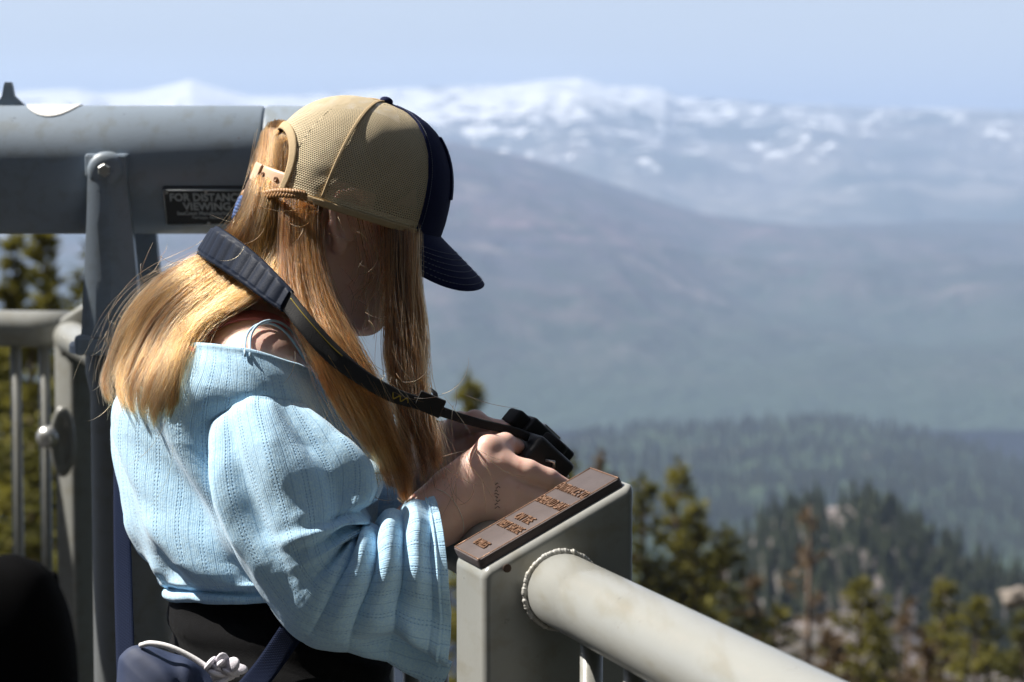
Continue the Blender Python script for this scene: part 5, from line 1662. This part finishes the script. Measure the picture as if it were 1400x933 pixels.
# scalp under the cap and over the nape
def scalp(X):
    d = sd_ellipsoid(X, H(0.002, 0, 0.030), HEAD_R, (0.0885, 0.074, 0.096))
    q = (X - HEAD_C) @ HEAD_R.T
    d = smin(d, sd_ellipsoid(X, H(0.030, 0, 0.045), HEAD_R, (0.068, 0.066, 0.080)), 0.02)
    d = smin(d, sd_capsule(X, H(-0.05, 0, 0.0), P(368, 362, 2.65), 0.050, 0.044), 0.03)
    d = np.maximum(d, (q[..., 0] - 0.02 - 0.9 * np.maximum(q[..., 2] - 0.01, 0) - 0.0))       # bare face
    ear = np.maximum(np.abs(q[..., 0] + 0.004) - 0.026, np.abs(q[..., 2] - 0.004) - 0.036)
    return np.maximum(d, -np.maximum(ear, 0.060 - np.abs(q[..., 1])))
lo, hi = bounds([H(-.12, -.1, -.12), H(.12, .1, .14), H(.12, -.1, -.12), H(-.12, .1, .14), P(320, 400, 2.65)], 0.03)
hb.append(surface_net(scalp, lo, hi, 0.0035))
SC_BVH = BVHTree.FromPolygons([tuple(p) for p in hb[0][0]], [tuple(int(i) for i in q) for q in hb[0][1]])
SURF = [BODY_BVH, CLOTH_BVH, SLEEVE_BVH, SC_BVH]
D = lambda pts, lift=0.010: drape(pts, lift, SURF)
# back fall, outer silhouette first
A_ = [D([(368, 180, 2.69), (355, 235, 2.69), (330, 290, 2.69), (288, 338, 2.70), (245, 362, 2.70), (203, 388, 2.70), (168, 432, 2.69), (147, 488, 2.68), (137, 525, 2.67), (150, 550, 2.66)]),
      D([(370, 178, 2.67), (358, 245, 2.67), (338, 300, 2.67), (305, 346, 2.66), (262, 372, 2.66), (215, 415, 2.66), (181, 475, 2.65), (164, 530, 2.64), (172, 570, 2.63)]),
      D([(374, 180, 2.65), (363, 250, 2.65), (345, 310, 2.64), (322, 362, 2.62), (282, 394, 2.61), (238, 438, 2.61), (205, 498, 2.60), (190, 548, 2.60), (196, 580, 2.60)]),
      D([(380, 182, 2.63), (371, 260, 2.63), (360, 320, 2.61), (345, 375, 2.58), (304, 409, 2.57), (262, 452, 2.57), (232, 508, 2.57), (215, 556, 2.57), (211, 588, 2.57)]),
      D([(384, 190, 2.595), (380, 265, 2.595), (378, 330, 2.59), (358, 384, 2.56), (316, 412, 2.55), (272, 446, 2.55), (247, 494, 2.55), (236, 542, 2.55), (228, 572, 2.55)], 0.004),
      D([(398, 220, 2.58), (394, 280, 2.58), (394, 340, 2.57), (374, 386, 2.55), (326, 414, 2.54), (284, 438, 2.54), (256, 474, 2.54), (244, 510, 2.54), (244, 542, 2.54)], 0.004)]
# near side, from behind the ear down the chest
B_ = [D([(390, 250, 2.585), (386, 330, 2.57), (390, 390, 2.545), (404, 440, 2.52), (430, 494, 2.50), (462, 552, 2.49), (500, 612, 2.49), (526, 648, 2.485)]),
      D([(402, 262, 2.58), (402, 340, 2.565), (408, 400, 2.54), (428, 455, 2.51), (456, 508, 2.495), (490, 566, 2.49), (517, 618, 2.49), (538, 658, 2.485)]),
      D([(414, 270, 2.575), (416, 345, 2.56), (427, 410, 2.54), (448, 460, 2.51), (478, 518, 2.495), (507, 575, 2.49), (532, 630, 2.49), (545, 682, 2.485)]),
      D([(424, 280, 2.57), (427, 345, 2.56), (442, 410, 2.54), (466, 462, 2.52), (497, 522, 2.50), (523, 580, 2.495), (543, 632, 2.49), (552, 690, 2.485)]),
      D([(430, 300, 2.565), (434, 350, 2.56), (455, 412, 2.54), (482, 468, 2.52), (512, 528, 2.50), (535, 582, 2.495), (551, 632, 2.49), (562, 684, 2.485)])]
# curtain falling from the temple before the face
C_ = [D([(532, 284, 2.60), (530, 370, 2.585), (532, 432, 2.57), (531, 500, 2.55), (536, 560, 2.53), (546, 620, 2.51), (556, 678, 2.50)]),
      D([(536, 284, 2.60), (538, 375, 2.585), (543, 440, 2.57), (549, 500, 2.55), (556, 560, 2.53), (566, 620, 2.51), (576, 672, 2.50)]),
      D([(553, 286, 2.605), (556, 380, 2.59), (562, 440, 2.575), (567, 500, 2.555), (574, 560, 2.535), (586, 622, 2.50), (600, 672, 2.485)]),
      D([(568, 288, 2.615), (571, 380, 2.60), (575, 440, 2.58), (579, 500, 2.56), (585, 560, 2.54), (595, 612, 2.50), (612, 650, 2.485)])]
# thin hair in front of the ear and along the jaw
D_ = [D([(478, 290, 2.575), (488, 330, 2.57), (492, 370, 2.57), (484, 400, 2.57), (470, 430, 2.56)], 0.004), D([(500, 298, 2.58), (510, 340, 2.575), (510, 385, 2.57), (500, 415, 2.57), (492, 450, 2.55)], 0.004), D([(524, 305, 2.59), (530, 350, 2.58), (530, 400, 2.57), (528, 450, 2.56), (530, 500, 2.55)], 0.004)]
# far side of the head
E_ = [D([(540, 312, 2.71), (545, 400, 2.73), (552, 490, 2.73), (560, 570, 2.70), (572, 650, 2.66)]), D([(566, 312, 2.70), (570, 400, 2.72), (576, 490, 2.72), (585, 560, 2.69), (592, 640, 2.65)])]

hb.append(sheet(A_, 0.004, 0.2, 0.88)); hb.append(sheet(B_, 0.004, 0.12, 0.80)); hb.append(sheet(C_[1:], 0.006, 0.0, 0.78, 0.004))
hV, hF = join(hb)
hair = mesh_obj("hair", hV, hF, MAT_HAIR_BASE, person)
tag(hair, "long golden brown hair")

curA = [strands(A_, 11000, 4.5, 0.020, 1, ends=0.11, wave=2.8, clump=13, fly=0.025, tone=0.06, taper=0.7),
       strands(A_, 500, 7, 0.028, 2, ends=0.10, wave=4, clump=20, fly=0.5, tone=0.2, taper=0.6)]
make_strands("strands", curA, 0.00017, MAT_HAIR, hair)
cur = [strands(B_, 6000, 4.6, 0.022, 3, ends=0.10, wave=4.2, clump=8, fly=0.03, tone=-0.02),
       strands(B_, 420, 8, 0.03, 4, ends=0.12, wave=5, clump=20, fly=0.7, tone=0.4),
       strands(C_, 2900, 4.6, 0.022, 5, ends=0.11, wave=4.0, clump=5, fly=0.03, tone=-0.18, edge=0.75),  # tone lowered to put shade into the face curtain
       strands(C_, 220, 8, 0.03, 6, ends=0.15, wave=5, clump=20, fly=0.8, tone=0.35),
       strands(D_, 45, 4, 0.006, 7, ends=0.25, wave=4, clump=10, fly=0.2, tone=0.1),
       strands(E_, 900, 5, 0.02, 8, ends=0.1, wave=3, clump=8, fly=0.05, tone=-0.3)]
make_strands("strands", cur, 0.00017, MAT_HAIR_DARK, hair)
# crown hair seen in the cap's opening lies on the scalp: short strands from the crown to the nape
G0 = [[(372, 168, 2.665), (356, 195, 2.685), (346, 225, 2.70), (338, 262, 2.70)], [(384, 166, 2.64), (370, 195, 2.655), (360, 230, 2.665), (350, 272, 2.66)], [(394, 170, 2.62), (384, 200, 2.625), (378, 240, 2.63), (372, 290, 2.62)], [(404, 185, 2.60), (400, 215, 2.60), (397, 250, 2.60), (394, 300, 2.595)]]
G0 = [drape(g, 0.0015, [SC_BVH]) for g in G0]
make_strands("strands", [strands(G0, 2600, 3, 0.003, 9, ends=0.05, wave=1.2, clump=14, fly=0.01)], 0.00017, MAT_HAIR, hair)

# loose glinting wisps round the jaw, shoulder and hands
wis = []
rr_ = np.random.default_rng(21)
for (x, y, d, n, sx, sy, ln) in ((470, 350, 2.555, 11, 30, 40, 46), (520, 560, 2.48, 40, 40, 60, 60), (625, 640, 2.47, 16, 26, 24, 64), (600, 560, 2.49, 14, 14, 60, 70), (400, 350, 2.54, 26, 30, 40, 50), (330, 330, 2.60, 20, 16, 30, 46), (225, 360, 2.66, 16, 40, 14, 44), (150, 480, 2.66, 16, 8, 50, 40), (245, 560, 2.52, 9, 10, 20, 90)):
    for i in range(n):
        x0, y0 = x + rr_.normal(0, sx), y + rr_.normal(0, sy); a = rr_.normal(1.2, 0.7); b_ = rr_.normal(0, 1.2)
        tt = np.linspace(0, 1, 18); ang = a + b_ * tt; stp = ln * rr_.uniform(.5, 1.3) / 18
        wis.append(np.stack([x0 + np.cumsum(np.cos(ang)) * stp, y0 + np.cumsum(np.sin(ang)) * stp, d - 0.006 * np.sin(tt * 3)], 1))
make_strands("loose_wisp", [np.array(wis)], 0.00020, MAT_HAIR, hair)

# ---- braided cord round the back of the head, its knot and blue tie
def make_braid():
    # lies on the hair, just under the cap
    pth = catmull([(418, 268, 2.540), (400, 265, 2.540), (378, 264, 2.555), (357, 267, 2.590), (338, 270, 2.64)], 120)
    W_ = to_world(pth); t, N_, B_ = frames(W_)
    L = np.linspace(0, 1, 120) * 2 * np.pi * 7
    parts = []
    for k in range(3):
        ph = L + k * 2 * np.pi / 3
        p = W_ + (np.sin(ph) * 0.0030)[:, None] * np.array([0, 0, 1]) + (np.sin(2 * ph) * 0.0016)[:, None] * np.array([0, -1, 0])
        parts.append(tube(p, 0.0024, 8)[:2])
    v, f = join(parts)
    m = mat("braided_brown_hair", (0.40, 0.21, 0.085), 0.4, 0.35, 260, bstr=0.5, bdist=0.001)
    b = mesh_obj("braid", v, f, m, hair)
    v, f = ellipsoid_mesh(to_world(np.array([337., 268., 2.652])), np.eye(3), (0.0065, 0.006, 0.008)); mesh_obj("knot", v, f, m, hair)
    bl = mat("blue_cloth_tie", (0.035, 0.10, 0.30), 0.7, 0.2, 120, bstr=0.4)
    tp = to_world(catmull([(335, 273, 2.648), (330, 284, 2.646), (325, 298, 2.645)], 60)); a = np.linspace(0, 6 * np.pi, 60)
    parts = []
    for k in range(2):
        p = tp + (np.cos(a + k * np.pi) * 0.0035)[:, None] * RGT + (np.sin(a + k * np.pi) * 0.0035)[:, None] * np.array([0, 1, 0])
        parts.append(tube(p, np.linspace(0.0050, 0.0036, 60), 10)[:2])
    v, f = join(parts); mesh_obj("hair_tie", v, f, bl, hair)
make_braid()

# ================================================================== CAMERA AND ITS STRAP
def make_photo_camera():
    c = P(696, 653, 2.605)
    fw = np.array([math.cos(YAW), math.sin(YAW), 0]); rt = np.array([math.sin(YAW), -math.cos(YAW), 0])
    up0 = np.array([0, 0, 1.0])
    ld = fw * 0.74 - up0 * 0.67; td = fw * 0.67 + up0 * 0.74
    rt, ld, td = rt * 1.06, ld * 1.22, td * 1.10
    t = thing("photo_camera", tuple(c), "black camera held in both hands, its wide neck strap round the woman's neck", "camera")
    blk = mat("black_camera_body", (0.012, 0.012, 0.014), 0.45, 0.3, 200, bstr=0.4, bdist=0.0008, bscale=900)
    rub = mat("black_rubber", (0.008, 0.008, 0.009), 0.8, 0.3, 200, bstr=0.3)
    L = lambda x, y, z: c + rt * x + ld * y + td * z
    bm = bmesh.new(); box_bm(bm, L(0, 0, 0), rt * 0.064, ld * 0.022, td * 0.044, 0.006, 4); o = bm_obj("body", bm, blk, t, smooth=True); auto_smooth(o, 40)
    bm = bmesh.new(); box_bm(bm, L(0.050, 0.020, -0.006), rt * 0.015, ld * 0.018, td * 0.036, 0.008, 4); o = bm_obj("grip", bm, rub, t, smooth=True)
    bm = bmesh.new(); box_bm(bm, L(-0.008, 0.004, 0.050), rt * 0.024, ld * 0.026, td * 0.010, 0.0035, 3); o = bm_obj("viewfinder_hump", bm, blk, t, smooth=True); auto_smooth(o, 40)
    bm = bmesh.new(); box_bm(bm, L(-0.008, -0.026, 0.048), rt * 0.017, ld * 0.008, td * 0.009, 0.004, 3); bm_obj("eyepiece", bm, rub, t, smooth=True)
    bm = bmesh.new(); box_bm(bm, L(-0.008, 0.004, 0.0615), rt * 0.010, ld * 0.010, td * 0.0025, 0.0008, 1); bm_obj("hot_shoe", bm, MAT_STEEL, t)
    v, f = lathe([(0, .015), (.010, .015), (.011, .014), (.011, 0.002)], L(0.040, 0.0, 0.043), td, 28); o = mesh_obj("mode_dial", v, f, rub, t); auto_smooth(o, 40)
    v, f = lathe([(0, .008), (.006, .008), (.007, .006)], L(0.050, 0.020, 0.030), td, 20); mesh_obj("shutter_button", v, f, MAT_STEEL, t)
    v, f = lathe([(0.018, .034), (.026, .034), (.027, .036), (.060, .036), (.061, .034), (.085, .034), (.092, .036), (.098, .036), (.098, .031), (.090, .029)], L(-0.010, 0, -0.004), ld, 48); o = mesh_obj("lens_barrel", v, f, blk, t); auto_smooth(o, 30)
    v, f = lathe([(.0895, .029), (.0905, .02), (.091, .001)], L(-0.010, 0, -0.004), ld, 36); mesh_obj("front_glass", v, f, mat("coated_glass", (0.02, 0.02, 0.05), 0.05, 0.1, bstr=0), t)
    bm = bmesh.new(); box_bm(bm, L(-0.012, -0.0235, -0.006), rt * 0.036, ld * 0.003, td * 0.027, 0.002, 2); bm_obj("screen", bm, mat("dark_screen", (0.01, 0.012, 0.015), 0.12, 0.1, bstr=0), t)
    for x in (0.066, -0.066):
        v, f, _ = tube(np.array([L(x, -.006, .030), L(x * 1.08, 0, .034), L(x, .006, .030)]), 0.0018, 8); mesh_obj("strap_lug", v, f, MAT_STEEL, t)
    # strap: padded neck part, then webbing down to the lug
    S3 = lambda l: [P(*q) for q in l]
    pad_m, nt, b = new_mat("dark_leather_pad")
    n1 = noise_tex(nt, 60, 4); n2 = noise_tex(nt, 700, 3)
    nt.links.new(mixc(nt, n1, (0.007, 0.011, 0.022), (0.015, 0.022, 0.042)), b.inputs["Base Color"]); b.inputs["Roughness"].default_value = 0.5; b.inputs["Specular IOR Level"].default_value = 0.09
    bump(nt, b, n2, 0.35, 0.0008)
    top = S3([(330, 322, 2.78), (308, 314, 2.72), (297, 310, 2.665), (303, 313, 2.60), (326, 328, 2.565), (356, 352, 2.535), (382, 378, 2.505), (401, 398, 2.49)])
    bot = S3([(312, 372, 2.78), (285, 362, 2.72), (271, 350, 2.665), (281, 356, 2.60), (305, 371, 2.563), (333, 390, 2.530), (362, 411, 2.503), (385, 426, 2.488)])
    def puff(s, w, l): return 0.0022 * abs(math.sin(l * math.pi / 0.0175)) ** 0.6 * (1 if 0.12 < w < 0.84 else 0) + 0.0016 * math.exp(-((w - 0.93) / 0.05) ** 2)
    v, f, uv = ribbon(top, bot, 0.006, n=170, puff=puff, m=25); pad = mesh_obj("neck_strap", v, f, pad_m, t)
    web = mat("black_webbing", (0.010, 0.010, 0.012), 0.75, 0.3, 300, bstr=0.6, bdist=0.0008, bscale=700)
    top2 = S3([(398, 398, 2.488), (424, 430, 2.475), (460, 470, 2.47), (500, 506, 2.47), (540, 530, 2.478), (575, 543, 2.49), (610, 558, 2.508), (650, 571, 2.525), (704, 584, 2.545), (724, 592, 2.56)])
    bot2 = S3([(387, 424, 2.486), (408, 452, 2.473), (446, 494, 2.468), (490, 526, 2.468), (532, 549, 2.476), (570, 560, 2.488), (606, 571, 2.506), (646, 583, 2.523), (702, 596, 2.545), (720, 604, 2.56)])
    v, f, uv = ribbon(top2, bot2, 0.0030, n=110, m=9); wb = mesh_obj("strap_webbing", v, f, web, pad)
    ye = mat("yellow_stitching", (0.36, 0.26, 0.025), 0.6, 0.1, 200, bstr=0)
    a2 = catmull(top2[:4], 60); b2 = catmull(bot2[:4], 60)
    ln = a2 * 0.72 + b2 * 0.28 + np.array([0, -0.0016, 0.0006])
    mesh_obj("yellow_edge_line", *tube(ln[2:46], 0.00055, 6)[:2], ye, pad)
    a2 = catmull(top2, 110); b2 = catmull(bot2, 110); sq = []
    for i, (k, w) in enumerate(((50, .35), (51, .7), (53, .4), (54, .72), (56, .38), (57, .7))): sq.append(a2[k] * (1 - w) + b2[k] * w + np.array([0, -0.0018, 0]))
    mesh_obj("strap_mark", *tube(catmull(sq, 40), 0.0007, 6)[:2], ye, pad)
    # slider buckle and strap tail
    bm = bmesh.new(); box_bm(bm, P(588, 553, 2.488), np.array([.013, .004, -.006]), np.array([0, .003, 0]), np.array([.004, 0, .009]), 0.0015, 2); bm_obj("slider", bm, rub, pad)
    v, f, _ = ribbon(S3([(588, 530, 2.50), (592, 540, 2.497), (604, 556, 2.505)]), S3([(598, 538, 2.50), (600, 548, 2.497), (610, 562, 2.505)]), 0.002, n=16); mesh_obj("strap_tail", v, f, web, pad)
    # the far half of the strap, going round the neck to the other lug
    top3 = S3([(330, 322, 2.78), (400, 400, 2.82), (480, 500, 2.78), (560, 560, 2.72), (640, 585, 2.69), (700, 588, 2.675)])
    bot3 = S3([(316, 360, 2.78), (384, 425, 2.82), (466, 520, 2.78), (555, 575, 2.72), (638, 597, 2.69), (700, 600, 2.675)])
    v, f, _ = ribbon(top3, bot3, 0.003, n=70); mesh_obj("strap_webbing", v, f, web, pad)
    return t
make_photo_camera()

# ================================================================== SHOULDER BAG
def make_bag():
    nav = mat("navy_bag_cloth", (0.018, 0.030, 0.075), 0.7, 0.25, 80, bstr=0.12, bdist=0.001, bscale=700)
    c = P(238, 975, 2.475)
    t = thing("shoulder_bag", (c[0], c[1], c[2]), "navy cloth bag with white piping hanging at the woman's hip on a webbing strap", "bag")
    nz, na = 46, 72; V = []
    top = [(161, 905), (164, 897), (180, 886), (205, 884), (232, 890), (262, 903), (290, 924), (312, 948)]
    px_ = np.array([q[0] for q in top]); py_ = np.array([q[1] for q in top])
    # outline of the pouch face: top edge as photographed, rounded bottom out of frame
    out = top + [(322, 985), (316, 1030), (285, 1062), (235, 1072), (188, 1060), (164, 1020), (158, 960)]
    pts = catmull(np.array([(x, y, 2.47) for x, y in out + [out[0]]], float), 96)[:-1]
    cen = np.array([240, 975, 2.47])
    rings = []
    for s, off in ((0.02, -0.040), (0.35, -0.039), (0.62, -0.034), (0.82, -0.024), (0.94, -0.012), (1.0, 0.0), (0.96, 0.016), (0.85, 0.028), (0.5, 0.036), (0.02, 0.038)):
        q = cen + (pts - cen) * s; q[:, 2] = 2.475 + off
        # creases radiating from the gathered neck
        ang = np.arctan2(pts[:, 1] - cen[1], pts[:, 0] - cen[0])
        q[:, 2] += 0.004 * np.sin(ang * 9 + s * 5) * (1 - abs(off) * 18) + 0.0035 * np.sin(ang * 5 - s * 9) * s
        q[:, 1] += 2.2 * np.sin(ang * 7 + s * 7) * (1 - abs(off) * 22)
        rings.append(to_world(q))
    V = np.vstack(rings); F = grid_faces(95, len(rings), True); F += [tuple(range(95))[::-1], tuple(range(9 * 95, 10 * 95))]
    mesh_obj("pouch", V, F, nav, t)
    zp = catmull(np.array([(192, 883, 2.462), (206, 880, 2.456), (232, 885, 2.452), (262, 899, 2.450), (284, 914, 2.448), (296, 928, 2.447)], float), 60)
    v, f, _ = tube(to_world(zp), 0.0030, 10); mesh_obj("white_piping", v, f, mat("white_cloth", (0.82, 0.80, 0.80), 0.7, 0.06, 120, bstr=0.4, bdist=0.001), t)
    kn = []
    r = np.random.default_rng(8)
    for i in range(13):
        p = P(303 + r.normal(0, 9), 915 + r.normal(0, 6), 2.445 + r.normal(0, .003)); A = rotm(r.normal(0, 1, 3), r.normal(0, 1, 3)); kn.append(ellipsoid_mesh(p, A, (0.013, 0.008, 0.0032), 14))
    v, f = join(kn); mesh_obj("drawstring_bow", v, f, mat("pale_lilac_cord", (0.72, 0.68, 0.74), 0.7, 0.08, 120, bstr=0.5, bdist=0.001), t)
    # webbing strap from the bag up behind the elbow
    wb, nt, b = new_mat("navy_webbing"); tc = nt.nodes.new("ShaderNodeTexCoord"); sp = nt.nodes.new("ShaderNodeSeparateXYZ"); nt.links.new(tc.outputs["UV"], sp.inputs[0])
    w1 = M(nt, 'SINE', M(nt, 'MULTIPLY', sp.outputs[1], 2 * math.pi / 0.0022)); w2 = M(nt, 'SINE', M(nt, 'MULTIPLY', sp.outputs[0], 2 * math.pi / 0.0042))
    h = M(nt, 'MULTIPLY', w1, w2)
    nt.links.new(mixc(nt, M(nt, 'MULTIPLY_ADD', h, 0.4, 0.5), (0.006, 0.009, 0.022), (0.014, 0.022, 0.055)), b.inputs["Base Color"]); b.inputs["Roughness"].default_value = 0.8; b.inputs["Specular IOR Level"].default_value = 0.08
    bump(nt, b, h, 0.5, 0.001)
    S3 = lambda l: [P(*q) for q in l]
    v, f, uv = ribbon(S3([(324, 936, 2.46), (352, 902, 2.485), (386, 852, 2.508), (430, 790, 2.535)]), S3([(362, 944, 2.46), (382, 918, 2.485), (412, 876, 2.508), (462, 812, 2.535)]), 0.003, n=60); mesh_obj("bag_strap", v, f, wb, t, uvs=uv)
    # the strap's other end runs up behind her back
    v, f, uv = ribbon(S3([(160, 945, 2.50), (156, 800, 2.62), (155, 650, 2.72), (158, 540, 2.80), (200, 430, 2.85)]), S3([(186, 945, 2.50), (181, 800, 2.62), (177, 650, 2.72), (180, 540, 2.80), (222, 435, 2.85)]), 0.003, n=80); mesh_obj("bag_strap", v, f, wb, t, uvs=uv)
make_bag()
